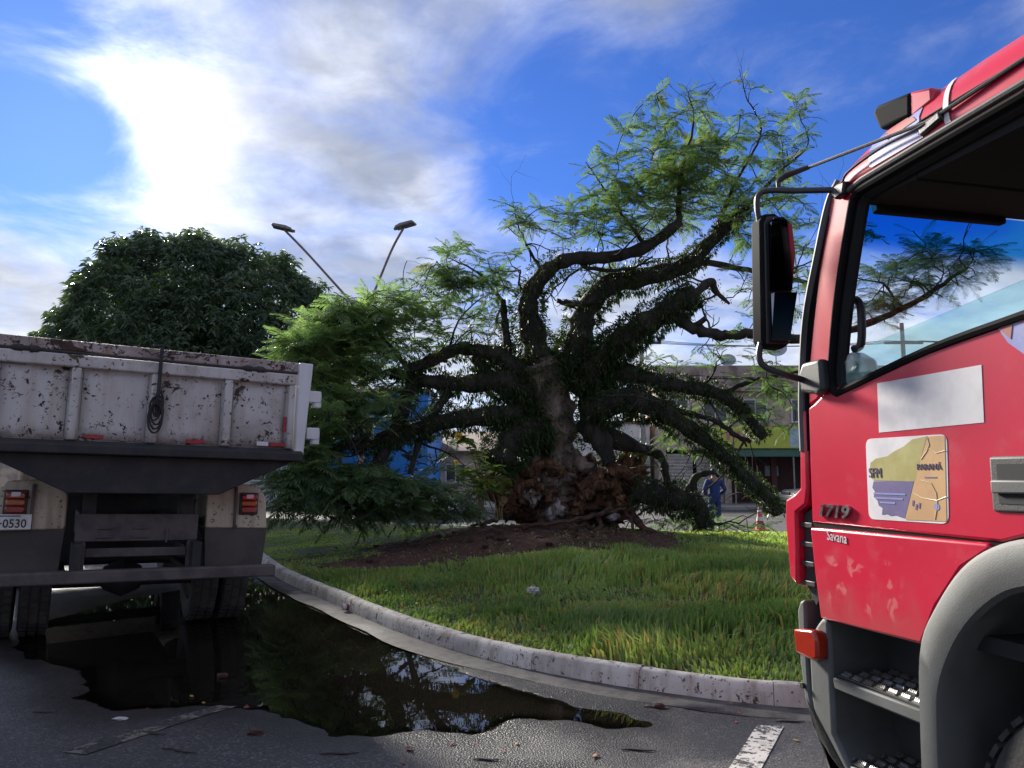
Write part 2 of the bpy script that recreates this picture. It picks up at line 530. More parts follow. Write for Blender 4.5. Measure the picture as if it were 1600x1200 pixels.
M = {}
M['asphalt'] = asphalt_mat()
M['water'] = water_mat()
M['soil'] = soil_mat()
M['kerb'] = worn_paint('whitewashed_kerb', (0.54, 0.51, 0.47), (0.17, 0.12, 0.09), (0.26, 0.21, 0.17), chip=0.59, big=0.64, rough=0.85, grime=0.8)
M['gutter'] = mk('gutter_concrete', (0.10, 0.09, 0.085), 0.7, (0.045, 0.040, 0.038), 5.0, bmp=0.4)
M['line'] = worn_paint('road_paint', (0.52, 0.50, 0.47), (0.05, 0.048, 0.048), (0.22, 0.20, 0.19), chip=0.53, big=0.56, rough=0.6)
M['line_faded'] = worn_paint('faded_road_paint', (0.17, 0.14, 0.115), (0.045, 0.042, 0.042), (0.09, 0.08, 0.075), chip=0.50, big=0.50, rough=0.6)
M['grass'] = leaf_mat('grass_blades', (0.120, 0.215, 0.072), (0.370, 0.460, 0.175), 0.47, 0.5, dry=(0.42, 0.33, 0.15))
M['frond'] = leaf_mat('feathery_leaves', (0.075, 0.135, 0.062), (0.170, 0.235, 0.110), 0.5, tcol=(1.1, 1.25, .65), dry=(0.22, 0.20, 0.06))
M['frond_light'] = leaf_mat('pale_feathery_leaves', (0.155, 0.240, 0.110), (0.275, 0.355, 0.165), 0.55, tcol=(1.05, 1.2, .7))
M['epi'] = leaf_mat('epiphyte_leaves', (0.018, 0.040, 0.012), (0.075, 0.110, 0.030), 0.3)
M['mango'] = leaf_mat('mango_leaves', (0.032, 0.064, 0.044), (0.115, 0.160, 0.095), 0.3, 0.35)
M['bark'] = mk('tree_bark', (0.038, 0.030, 0.025), 0.9, (0.014, 0.011, 0.010), 5.0, bmp=0.9, bscale=16.0, stretch=(1, 1, 0.35))
M['pale_bark'] = mk('pale_trunk_bark', (0.23, 0.175, 0.14), 0.9, (0.085, 0.062, 0.050), 4.0, bmp=0.9, bscale=14.0, stretch=(1, 1, 0.3))
M['wood'] = torn_wood_mat()
M['greywood'] = mk('weathered_wood', (0.42, 0.38, 0.36), 0.85, (0.10, 0.07, 0.055), 7.0, bmp=0.8, bscale=30.0, stretch=(1, 1, .3))
M['root'] = mk('root_bark', (0.085, 0.040, 0.026), 0.9, (0.030, 0.014, 0.010), 6.0, bmp=0.8, bscale=22.0)
M['clod'] = mk('red_earth_clod', (0.085, 0.034, 0.022), 0.95, (0.030, 0.012, 0.008), 7.0, bmp=0.9, bscale=25.0)
M['red'] = red_mat()
M['black'] = mk('black_plastic', (0.016, 0.016, 0.018), 0.45, (0.026, 0.026, 0.028), 12.0, bmp=0.1, bscale=200)
M['rubber'] = mk('rubber_seal', (0.010, 0.010, 0.011), 0.8, spec=.08)
M['interior'] = mk('cab_trim', (0.010, 0.010, 0.012), 0.8)
M['grey'] = mk('grey_moulded_plastic', (0.082, 0.086, 0.084), 0.65, (0.060, 0.062, 0.060), 3.0, bmp=0.12, bscale=240.0)
M['greydark'] = mk('dark_step_plastic', (0.026, 0.027, 0.028), 0.65, (0.042, 0.040, 0.038), 4.0, bmp=0.15, bscale=150.0)
M['steel'] = mk('galvanised_steel', (0.42, 0.42, 0.42), 0.38, (0.22, 0.20, 0.18), 9.0, metal=0.9, rough2=0.6)
M['tyre'] = mk('tyre_rubber', (0.022, 0.021, 0.021), 0.8, (0.050, 0.044, 0.040), 5.0, bmp=0.3, bscale=80.0)
M['rim'] = mk('wheel_rim', (0.32, 0.30, 0.28), 0.5, (0.11, 0.08, 0.06), 8.0, metal=0.4)
M['amber'] = mk('amber_lens', (0.34, 0.075, 0.010), 0.15, (0.28, 0.05, 0.01), 10.0, coat=0.6)
M['redlens'] = mk('red_lens', (0.22, 0.008, 0.008), 0.15, (0.17, 0.006, 0.006), 10.0, coat=0.6)
M['clearlens'] = mk('clear_lens', (0.55, 0.50, 0.50), 0.15, (0.45, 0.36, 0.36), 10.0, coat=0.6)
M['red_orange'] = mk('indicator_lens', (0.30, 0.020, 0.008), 0.2, (0.24, 0.016, 0.007), 10.0, coat=0.6)
M['mirror'] = mk('mirror_glass', (0.16, 0.17, 0.19), 0.02, (0.16, 0.17, 0.19), metal=1.0)
M['white_vinyl'] = mk('white_vinyl', (0.62, 0.60, 0.61), 0.4, (0.50, 0.48, 0.50), 4.0)
M['tan_vinyl'] = mk('tan_vinyl', (0.48, 0.29, 0.13), 0.42, (0.42, 0.25, 0.115), 6.0)
M['olive_vinyl'] = mk('olive_vinyl', (0.28, 0.25, 0.07), 0.42, (0.34, 0.30, 0.11), 9.0)
M['purple_vinyl'] = mk('violet_vinyl', (0.095, 0.075, 0.19), 0.42, (0.13, 0.10, 0.22), 6.0)
M['dark_print'] = mk('dark_violet_print', (0.045, 0.03, 0.10), 0.45)
M['cream_vinyl'] = mk('cream_vinyl', (0.62, 0.50, 0.33), 0.42)
M['blue_vinyl'] = mk('blue_vinyl', (0.16, 0.19, 0.42), 0.42, (0.22, 0.23, 0.44), 9.0)
M['brown_vinyl'] = mk('peeled_vinyl', (0.25, 0.06, 0.045), 0.6, (0.35, 0.05, 0.05), 12.0)
M['chrome'] = mk('dull_chrome', (0.48, 0.48, 0.50), 0.25, (0.20, 0.19, 0.19), 30.0, metal=0.9)
M['glass'] = glass_mat('side_glass', (0.78, 0.93, 0.91), 0.25)
M['windscreen'] = glass_mat('windscreen_glass', (0.90, 0.95, 0.95), 0.05, (2.50, 2.60, (0.03, 0.30, 0.72)))
M['tailwhite'] = worn_paint('chipped_white_tipper_paint', (0.45, 0.435, 0.425), (0.085, 0.052, 0.038), (0.34, 0.30, 0.26), chip=0.590, big=0.605, rough=0.5, grime=0.9, splash=(1.84, 2.02))
M['railwhite'] = worn_paint('stained_tipper_rail_paint', (0.34, 0.29, 0.28), (0.060, 0.032, 0.025), (0.20, 0.14, 0.11), chip=0.53, big=0.53, rough=0.6, grime=1.0)
M['postwhite'] = worn_paint('cleaner_white_paint', (0.56, 0.57, 0.60), (0.10, 0.06, 0.045), (0.44, 0.42, 0.42), chip=0.68, big=0.74, rough=0.5, grime=0.4)
M['cream'] = worn_paint('cream_wing_paint', (0.48, 0.41, 0.31), (0.10, 0.06, 0.04), (0.26, 0.19, 0.13), chip=0.61, big=0.66, rough=0.55, grime=0.9)
M['chassis'] = mk('grimy_chassis', (0.016, 0.016, 0.019), 0.75, (0.030, 0.026, 0.025), 5.0, bmp=0.4, bscale=60.0)
M['chassis2'] = mk('dusty_chassis_paint', (0.085, 0.072, 0.068), 0.7, (0.050, 0.042, 0.042), 5.0, bmp=0.3, bscale=60.0)
M['flap'] = mk('dusty_mud_flap', (0.075, 0.064, 0.058), 0.8, (0.050, 0.043, 0.040), 3.0, bmp=0.2, bscale=50.0)
M['tape'] = mk('red_reflective_tape', (0.33, 0.018, 0.022), 0.4, (0.20, 0.012, 0.014), 15.0)
M['plate'] = mk('plate_enamel', (0.58, 0.58, 0.57), 0.45, (0.48, 0.47, 0.45), 14.0)
M['platetext'] = mk('plate_lettering', (0.015, 0.015, 0.018), 0.5)
M['rope'] = mk('oily_rope', (0.020, 0.018, 0.018), 0.8)
M['lamp_metal'] = mk('lamp_steel', (0.20, 0.15, 0.13), 0.55, (0.14, 0.10, 0.09), 3.0)
M['lamp_head'] = mk('lamp_housing', (0.22, 0.20, 0.19), 0.5, (0.15, 0.14, 0.13), 6.0)
M['lamp_glass'] = mk('lamp_lens', (0.10, 0.105, 0.11), 0.2)
# ------------------------------------------------------------------ the ground: road, island, kerb, puddle
kerb_front = [(-9.5, 24.0), (-6.6, 18.6), (-4.53, 14.3), (-3.75, 12.6), (-2.9, 11.05), (-2.09, 9.73), (-1.38, 8.55), (-0.68, 7.55), (0.05, 6.75),
              (0.58, 6.30), (1.12, 5.96), (1.58, 5.72), (2.03, 5.57), (3.0, 5.42), (4.4, 5.7), (6.0, 6.8), (7.6, 8.8), (8.6, 11.5), (9.0, 14.5)]
kerb_back = [(8.7, 17.6), (7.2, 19.6), (4.0, 20.4), (0.0, 21.6), (-4.5, 24.2), (-8.0, 26.2), (-9.4, 26.0)]
LOOP = catmull(kerb_front + kerb_back + [kerb_front[0]], 8)[:-1]
_seg = np.linalg.norm(np.roll(LOOP, -1, 0) - LOOP, axis=1)
_cum = np.concatenate([[0], np.cumsum(_seg)])
LOOPLEN = _cum[-1]
def loop_at(s):
    s = np.asarray(s) % LOOPLEN
    C = np.vstack([LOOP, LOOP[:1]])
    return np.stack([np.interp(s, _cum, C[:, 0]), np.interp(s, _cum, C[:, 1])], -1)
def loop_frame(s):
    p = loop_at(s); t = loop_at(s + 0.05) - loop_at(s - 0.05)
    t /= np.linalg.norm(t, axis=-1, keepdims=True)
    return p, t, np.stack([-t[..., 1], t[..., 0]], -1)      # inward = left of travel (loop runs counter-clockwise)
LOOPS = LOOP[::2]

puddle_poly = [(-4.3, 12.4), (-5.0, 10.2), (-5.2, 8.3), (-4.3, 7.0), (-3.55, 6.55), (-3.15, 5.95), (-2.75, 5.45), (-2.2, 5.62), (-1.75, 5.50), (-1.35, 5.16), (-0.9, 4.98),
               (-0.55, 5.06), (-0.22, 4.98), (0.0, 5.32), (0.35, 5.28), (0.62, 5.10), (0.88, 5.16), (0.80, 5.42), (0.42, 5.62), (0.10, 5.95), (-0.35, 6.45), (-0.85, 7.15), (-1.5, 8.25), (-2.2, 9.4), (-3.05, 10.8), (-3.9, 12.3)]
def road_z(X, Y):
    sd = seg_dist(X, Y, puddle_poly)
    ins = inside(X, Y, puddle_poly)
    sd = np.where(ins, sd, -sd)
    rough = (fbm(X * 1.9, Y * 1.9, 5) - 0.5) * 0.014 + (fbm(X * 9 + 5, Y * 9, 3) - 0.5) * 0.008
    near = ss(sd, -0.9, 0.0)
    z = 0.006 - 0.010 * ss(sd, -0.35, 0.05) - 0.024 * ss(sd, -0.05, 0.22) + rough * (0.15 + 0.85 * near * (1 - ss(sd, 0.4, 0.8)))
    return z, sd
gx = np.concatenate([-np.geomspace(420, 9.2, 26), np.arange(-9, 7.01, 0.055), np.geomspace(7.2, 420, 26)])
gy = np.concatenate([-np.geomspace(200, 2, 12), np.linspace(-1.5, 2.9, 8), np.arange(3.0, 14.01, 0.055), np.geomspace(14.3, 600, 34)])
GX, GY = np.meshgrid(gx, gy)
z, sd = road_z(GX, GY)
far = ss(np.hypot(GX, GY - 8), 12, 16)
z = z * (1 - far)
isl_d = seg_dist(GX, GY, LOOPS)
isl_in = inside(GX, GY, LOOPS)
z = np.where(isl_in & (isl_d > 0.2), -0.05, z)
wet = ss(sd, -0.75, 0.05) * 0.55 + 0.45
wet = np.maximum(wet, 1 - ss(z + 0.0065, 0.0, 0.011))
wet = wet * (1 - far)
wet = np.maximum(wet, (1 - far) * ss(fbm(GX * 0.8 + 9, GY * 0.8 + 4, 4), 0.52, 0.66) * 0.85)
nx, ny = len(gx), len(gy)
idx = np.arange(nx * ny).reshape(ny, nx)
F = np.stack([idx[:-1, :-1], idx[:-1, 1:], idx[1:, 1:], idx[1:, :-1]], -1).reshape(-1, 4)
road = np_mesh('road', np.stack([GX, GY, z], -1).reshape(-1, 3), F, M['asphalt'], smooth=True, attrs={'wet': wet.ravel()})
set_props(road, 'dark wet asphalt road with a long puddle', kind='structure')

# puddle: a level sheet; the uneven road rises through it and draws the shoreline
WL = -0.0065
st = 0.075
xs = np.arange(-5.7, 1.4, st); ys = np.arange(4.5, 13.0, st)
PX, PY = np.meshgrid(xs, ys)
PZ, PSD = road_z(PX, PY)
okp = (PSD > -0.35) & ~inside(PX, PY, LOOPS)
cells = okp[:-1, :-1] & okp[1:, :-1] & okp[:-1, 1:] & okp[1:, 1:]
idx = np.arange(PX.size).reshape(PX.shape)
F = np.stack([idx[:-1, :-1], idx[:-1, 1:], idx[1:, 1:], idx[1:, :-1]], -1)[cells]
used, inv = np.unique(F.ravel(), return_inverse=True)
VW = np.stack([PX, PY, np.full(PX.shape, WL)], -1).reshape(-1, 3)[used]
puddle = np_mesh('puddle_water', VW, inv.reshape(-1, 4), M['water'], smooth=True, attrs={'depth': (WL - PZ).ravel()[used]})
set_props(puddle, 'still muddy puddle along the kerb mirroring the tree', kind='structure')

# gutter strip with the kerb stones on it
S = np.arange(0, LOOPLEN, 0.25)
p, t_, n_ = loop_frame(S)
rows = []
for off, zz in ((-0.36, 0.004), (-0.34, 0.0105), (-0.10, 0.0125), (0.10, 0.0125)):
    q = p + n_ * off
    wob = (vnoise(S * 1.3, S * 0 + off * 30) - 0.5) * (0.10 if off < -0.3 else 0)
    q = q + n_ * wob[:, None]
    rows.append(np.column_stack([q, np.full(len(q), zz)]))
V = np.stack(rows, 1).reshape(-1, 3)
k = len(rows); n = len(S)
F = np.array([(i * k + j, ((i + 1) % n) * k + j, ((i + 1) % n) * k + j + 1, i * k + j + 1) for i in range(n) for j in range(k - 1)])
gutter = np_mesh('gutter', V, F, M['gutter'], smooth=True)
set_props(gutter, 'grey concrete gutter strip and whitewashed kerb round the island', kind='structure')
nst = int(LOOPLEN / 0.95)
prof = [(-0.085, 0.0), (-0.075, 0.09), (-0.060, 0.128), (-0.040, 0.148), (0.0, 0.154), (0.050, 0.147), (0.068, 0.130), (0.075, 0.0)]
for i in range(nst):
    s0 = LOOPLEN * i / nst + 0.002; s1 = LOOPLEN * (i + 1) / nst - 0.002
    ss_ = np.linspace(s0, s1, 6)
    p, t_, n_ = loop_frame(ss_)
    dz = random.uniform(-0.005, 0.004); dl = random.uniform(-0.005, 0.005)
    V, Fs = [], []
    for a in range(6):
        for (o_, h_) in prof:
            jx = random.uniform(-.004, .004)
            q = p[a] + n_[a] * (o_ + dl + jx)
            V.append((q[0], q[1], 0.006 + h_ + (dz if h_ > 0 else 0) + (random.uniform(-.004, .004) if h_ > 0.1 else 0)))
    m_ = len(prof)
    for a in range(5):
        for b in range(m_ - 1):
            Fs.append((a * m_ + b, (a + 1) * m_ + b, (a + 1) * m_ + b + 1, a * m_ + b + 1))
    Fs += [tuple(range(m_)), tuple(range(6 * m_ - 1, 5 * m_ - 1, -1))]
    kb = MB(); kb.add(V, Fs)
    kb.build('kerb_stone', M['kerb'], gutter, smooth=50)

# island lawn
STUMP = at(880, 822, 16.2)
def island_h(X, Y):
    d = seg_dist(X, Y, LOOPS)
    h = 0.125 + 0.18 * ss(d, 0.0, 4.5)
    h = h + 0.26 * np.exp(-(((X - 0.7) / 2.9) ** 2 + ((Y - 15.6) / 2.2) ** 2))
    h = h + (fbm(X * 1.1, Y * 1.1, 4) - 0.5) * 0.10 * ss(d, 0.0, 0.8)
    s = soil_mask(X, Y)
    h = h + s * ((fbm(X * 5, Y * 5, 4) - 0.45) * 0.16)
    return h
def soil_mask(X, Y):
    a = ((X - 0.30) / 3.0) ** 2 + ((Y - 14.6) / 2.15) ** 2
    b = ((X + 1.6) / 1.5) ** 2 + ((Y - 12.7) / 1.1) ** 2
    v = np.minimum(a, b + 0.1) + (fbm(X * 1.5, Y * 1.5, 4) - 0.5) * 1.3
    return 1 - ss(v, 0.75, 1.15)
st = 0.085
xs = np.arange(-10, 9.6, st); ys = np.arange(5.2, 26.6, st)
IX, IY = np.meshgrid(xs, ys)
ins = inside(IX + st / 2, IY + st / 2, LOOPS)
ins &= seg_dist(IX + st / 2, IY + st / 2, LOOPS) > 0.0
H = island_h(IX, IY)
idx = np.arange(IX.size).reshape(IX.shape)
cells = ins[:-1, :-1]
F = np.stack([idx[:-1, :-1], idx[:-1, 1:], idx[1:, 1:], idx[1:, :-1]], -1)[cells]
used, inv = np.unique(F.ravel(), return_inverse=True)
VI = np.stack([IX, IY, H], -1).reshape(-1, 3)[used]
SO = soil_mask(VI[:, 0], VI[:, 1])
lawn = np_mesh('lawn', VI, inv.reshape(-1, 4), M['soil'], smooth=True, attrs={'soil': SO})
set_props(lawn, 'grassy traffic island with a patch of torn-up red earth', kind='structure')

# grass blades
def make_grass():
    n = 520000
    X = rng.uniform(-9.5, 9.2, n); Y = rng.uniform(5.2, 26, n)
    d = seg_dist(X, Y, LOOPS)
    keep = inside(X, Y, LOOPS) & (d > 0.045)
    dist = np.hypot(X, Y)
    dens = np.clip((9.0 / dist) ** 1.7, 0.10, 1.0)
    soil = soil_mask(X, Y)
    dens = dens * (1 - 0.93 * soil)
    clump = fbm(X * 2.3 + 3, Y * 2.3, 4)
    dens = dens * (0.28 + 1.0 * ss(clump, 0.38, 0.58))
    inview = np.abs(X / Y) < 0.80
    keep &= rng.random(n) < dens * np.where(inview, 1, 0.25)
    X, Y, d, soil, clump = X[keep], Y[keep], d[keep], soil[keep], clump[keep]
    n = len(X)
    Z = island_h(X, Y) - 0.01
    tall = 0.055 + 0.115 * ss(fbm(X * 0.55 + 2, Y * 0.55 + 8, 3), 0.38, 0.62)
    tall *= 0.55 + 0.75 * ss(X, -2.6, 1.0)
    tall *= 1 - 0.60 * ss(np.hypot(X, Y), 10.5, 14.5)
    tall *= (1 - 0.5 * soil) * (1 - 0.35 * ss(0.25 - d, 0, 0.2))
    L = tall * rng.uniform(0.55, 1.35, n)
    W = 0.0042 + 0.0045 * rng.random(n) + 0.0006 * np.hypot(X, Y)
    az = rng.uniform(0, 2 * np.pi, n)
    lean = rng.uniform(0.15, 0.95, n)
    flow = fbm(X * 0.9, Y * 0.9 + 40, 3) * 6.28 * 1.5
    dx = np.cos(az) * 0.6 + np.cos(flow) * 0.6; dy = np.sin(az) * 0.6 + np.sin(flow) * 0.6
    sa = rng.uniform(0, np.pi, n)
    sx, sy = np.cos(sa), np.sin(sa)
    P = np.stack([X, Y, Z], -1)
    Sd = np.stack([sx, sy, np.zeros(n)], -1)
    D = np.stack([dx, dy, np.zeros(n)], -1)
    up = np.array([0, 0, 1.0])
    mid = P + up * (L * 0.62)[:, None] + D * (L * lean * 0.22)[:, None]
    tip = P + up * (L * (1.0 - 0.28 * lean))[:, None] + D * (L * lean * 0.75)[:, None]
    V = np.stack([P - Sd * W[:, None], P + Sd * W[:, None], mid + Sd * (W * 0.8)[:, None], mid - Sd * (W * 0.8)[:, None], tip], 1)
    base = (np.arange(n) * 5)[:, None]
    F = np.concatenate([base + [0, 1, 2], base + [0, 2, 3], base + [3, 2, 4]], 0)
    col = np.clip(0.15 + 0.75 * ss(fbm(X * 0.8, Y * 0.8 + 5, 4), 0.3, 0.7) * rng.uniform(0.4, 1.2, n), 0, 1)
    col = np.where(rng.random(n) < 0.05 + 0.22 * ss(fbm(X * 1.1 + 50, Y * 1.1, 3), .52, .66), 1.0, np.minimum(col, .89))
    g = np_mesh('grass', V.reshape(-1, 3), F, M['grass'], rnd=np.repeat(col, 5))
    set_props(g, 'tufts of long green grass growing on the island', 'grass', kind='stuff')
    print('grass blades', n)
make_grass()
def make_weeds():
    n = 26000
    X = rng.uniform(-6, 8, n); Y = rng.uniform(5.4, 17, n)
    keep = inside(X, Y, LOOPS) & (seg_dist(X, Y, LOOPS) > .05) & (fbm(X * .9 + 20, Y * .9, 4) > .52)
    keep &= rng.random(n) < np.clip(1.5 - soil_mask(X, Y) * .9, 0, 1)
    X, Y = X[keep], Y[keep]; n = len(X)
    P = np.stack([X, Y, island_h(X, Y) + rng.uniform(.01, .07, n)], -1)
    D = rng.normal(0, 1, (n, 3)); D[:, 2] = rng.uniform(-.2, .7, n); D /= np.linalg.norm(D, axis=1, keepdims=True)
    Sd = np.cross(D, [0, 0, 1.0]); Sd /= np.linalg.norm(Sd, axis=1, keepdims=True)
    L = rng.uniform(.025, .07, n)[:, None]
    V = np.stack([P, P + D * L * .5 - Sd * L * .32, P + D * L, P + D * L * .5 + Sd * L * .32], 1)
    o = np_mesh('weeds', V.reshape(-1, 3), (np.arange(n) * 4)[:, None] + [0, 1, 2, 3], M['weed'], rnd=np.repeat(rng.random(n), 4))
    set_props(o, 'low broad-leaved weeds scattered through the grass', 'weeds', kind='stuff')
M['weed'] = leaf_mat('weed_leaves', (0.035, 0.075, 0.022), (0.12, 0.17, 0.05), .3, dry=(0.28, 0.20, 0.09))
make_weeds()

# painted road marks
def mark(name, quad, mat, label):
    a, b, c, d = [Vector((*q, 0)) for q in quad]
    mb = MB(); k = 14
    for i in range(k + 1):
        t = i / k
        for w in (0, .5, 1.0):
            q = (a.lerp(d, t)).lerp(b.lerp(c, t), w)
            zz = float(road_z(np.array([q.x]), np.array([q.y]))[0][0])
            mb.v.append((q.x, q.y, zz + 0.005))
    for i in range(k):
        for j in range(2):
            mb.f.append((i * 3 + j, i * 3 + j + 1, i * 3 + j + 4, i * 3 + j + 3))
    return set_props(mb.build(name, mat, smooth=0), label, kind='structure')
mark('road_marking', [(1.57, 5.14), (1.73, 5.11), (0.62, 3.0), (0.45, 3.02)], M['line'], 'worn white line painted beside the red truck')
mark('road_marking', [(-1.99, 5.74), (-1.88, 5.66), (-2.44, 4.62), (-2.60, 4.66)], M['line_faded'], 'almost rubbed-out pale line running into the puddle')

# fallen leaves, twigs and scraps on the road
M['leaf_brown'] = mk('dead_leaf', (0.13, 0.045, 0.028), 0.7, (0.20, 0.08, 0.04), 20.0)
M['leaf_yellow'] = mk('yellow_leaf', (0.38, 0.24, 0.07), 0.6, (0.28, 0.15, 0.05), 20.0)
M['petal'] = mk('red_petal', (0.40, 0.05, 0.04), 0.6, (0.30, 0.04, 0.03), 20.0)
M['twig'] = mk('wet_twig', (0.025, 0.018, 0.014), 0.7)
M['scrap'] = mk('crumpled_paper', (0.50, 0.50, 0.48), 0.8, (0.36, 0.35, 0.33), 20.0)
def rz_at(x, y):
    return float(road_z(np.array([x]), np.array([y]))[0][0])
def flat_leaf(name, px, py, size, mat, label, group=None, cat='leaf'):
    g = ground(px, py)
    zz = max(rz_at(g.x, g.y), -0.0065) + 0.003
    a = random.uniform(0, 6.28); mb = MB(); n = 9
    prof = [0.02, .32, .46, .50, .46, .36, .24, .1, 0.01]
    for i in range(n):
        t = i / (n - 1) - .5
        for s in (-1, 0, 1):
            x, y = t * size * 1.7, s * prof[i] * size * .75
            zc = size * (0.10 * abs(s) + 0.22 * t * t * 2 + random.uniform(0, .05))
            mb.v.append((g.x + x * math.cos(a) - y * math.sin(a), g.y + x * math.sin(a) + y * math.cos(a), zz + zc))
    for i in range(n - 1):
        for j in range(2):
            mb.f.append((i * 3 + j, i * 3 + j + 1, i * 3 + j + 4, i * 3 + j + 3))
    o = mb.build(name, mat, smooth=60)
    sol = o.modifiers.new('thick', 'SOLIDIFY'); sol.thickness = 0.002
    return set_props(o, label, cat, group)
for px, py in ((706, 1165), (930, 1185), (385, 1105), (640, 1175)):
    flat_leaf('fallen_leaf', px, py, random.uniform(.035, .055), M['leaf_brown'], 'curled brown dead leaf lying on the wet road', 'brown leaves on the road')
for px, py in ((808, 1164), (1143, 1101), (300, 1088), (318, 1098), (1245, 1160)):
    flat_leaf('fallen_leaf', px, py, random.uniform(.022, .036), M['leaf_yellow'], 'small yellowed leaf lying on the wet road', 'yellow leaves on the road')
for px, py in ((787, 1177), (743, 1163), (1150, 1131), (1155, 1116), (1043, 1092), (230, 1108), (630, 1196)):
    flat_leaf('fallen_petal', px, py, random.uniform(.018, .028), M['petal'], 'tiny red petal dropped on the road', 'red petals on the road', 'petal')
for px, py, L in ((998, 1175, .13), (280, 1176, .16), (1028, 1107, .12), (530, 1180, .14), (235, 1148, .14), (1235, 1130, .12), (70, 1115, .10), (760, 1190, .09)):
    g = ground(px, py); a = random.uniform(-.5, .6); mb = MB()
    pts = []
    for i in range(5):
        t = i / 4 - .5
        x, y = g.x + math.cos(a) * t * L * 1.6, g.y + math.sin(a) * t * L * 1.6 + .01 * math.sin(i * 1.7)
        pts.append((x, y, max(rz_at(x, y), -0.0065) + 0.006))
    mb.tube(pts, [.003, .005, .006, .005, .002], 6)
    set_props(mb.build('twig', M['twig']), 'short dark broken twig lying on the asphalt', 'twig', 'twigs on the road')
def scrap(px, py, size, mat, name, label, cat, flat=.35):
    g = ground(px, py)
    bm = bmesh.new(); bmesh.ops.create_icosphere(bm, subdivisions=2, radius=1)
    for v in bm.verts:
        k = 1 + random.uniform(-.25, .25)
        v.co = Vector((v.co.x * k * size, v.co.y * k * size * .6, v.co.z * k * size * flat))
    me = bpy.data.meshes.new(name); bm.to_mesh(me); bm.free()
    o = link_mesh(name, me, mat)
    o.location = (g.x, g.y, max(rz_at(g.x, g.y), -0.0065) + size * flat * .6)
    return set_props(o, label, cat)
scrap(188, 1126, .05, M['scrap'], 'paper_scrap', 'crumpled pale paper scrap on the asphalt below the dump truck', 'litter', .2)
scrap(348, 1057, .045, M['clod'], 'stone', 'rounded grey-brown stone sitting in the puddle', 'stone', .5)
scrap(398, 1149, .05, M['clod'], 'clod', 'dark lump of earth on the asphalt near the puddle', 'clod', .4)
scrap(1030, 1106, .04, M['clod'], 'clod', 'dark clod of earth at the foot of the white kerb', 'clod', .5)
# cup lying in the gutter, plastic bag in the grass
g = ground(541, 957)
mb = MB(); mb.lathe([(0.0, -.05), (.030, -.05), (.033, -.045), (.042, .05), (.044, .052), (.040, .052), (.028, -.04), (0, -.04)], 18, 'x')
o = mb.build('paper_cup', M['scrap']); o.location = (g.x, g.y, .06); o.rotation_euler = (0, .1, .7)
set_props(o, 'white paper cup lying in the gutter by the kerb', 'cup')
mb = MB(); mb.lathe([(.0365, -.015), (.0385, .02), (.0395, .02), (.0375, -.015)], 18, 'x')
mb.build('cup_band', M['tape'], o)
bx, by = -0.75 + 1.0, 9.35
bm = bmesh.new(); bmesh.ops.create_icosphere(bm, subdivisions=3, radius=1)
for v in bm.verts:
    k = 1 + random.uniform(-.3, .3); v.co = Vector((v.co.x * .07 * k, v.co.y * .05 * k, v.co.z * .05 * k))
me = bpy.data.meshes.new('plastic_bag'); bm.to_mesh(me); bm.free()
o = link_mesh('plastic_bag', me, M['scrap']); o.location = (bx, by, float(island_h(np.array([bx]), np.array([by]))[0]) + .05)
set_props(o, 'crumpled clear-white plastic bag caught in the long grass', 'litter')
# ------------------------------------------------------------------ dump truck
def make_wheel(name, parent, c, r, w, side, dual=False):
    """wheel turning about local x; side = +1 when the outer face looks to +x"""
    root = bpy.data.objects.new(name, None); COL.objects.link(root); root.parent = parent; root.location = c
    root.empty_display_size = .1
    mb = MB(); h = w / 2; s = side
    mb.lathe([(r * .56, -h * .80), (r * .66, -h * .98), (r * .86, -h), (r * .95, -h * .92), (r * .985, -h * .75), (r, -h * .45), (r, h * .45), (r * .985, h * .75), (r * .95, h * .92), (r * .86, h), (r * .66, h * .98), (r * .56, h * .80)], 48, 'x')
    for k in range(44):
        a = 2 * math.pi * k / 44
        for q in (-.62, 0.0, .62):
            mb.box((q * h, math.cos(a + q * .06) * r * 1.004, math.sin(a + q * .06) * r * 1.004), (h * .46, r * .095, .016), (a + math.pi / 2, 0, 0))
    mb.build('tyre', M['tyre'], root)
    mb = MB()
    mb.lathe([(r * .57, -h * .8), (r * .575, h * .8), (r * .52, h * .78 * 1), (r * .50, s * h * .35), (r * .34, s * h * .10), (r * .33, s * h * .55), (r * .16, s * h * .62), (r * .15, s * h * .80), (0.001, s * h * .80)], 32, 'x')
    for k in range(8):
        a = 2 * math.pi * k / 8
        mb.lathe([(.0001, s * h * .40), (.018, s * h * .40), (.018, s * h * .16), (.0001, s * h * .16)], 6, 'x', (0, math.cos(a) * r * .42, math.sin(a) * r * .42))
    mb.build('rim', M['rim'], root)
    return root

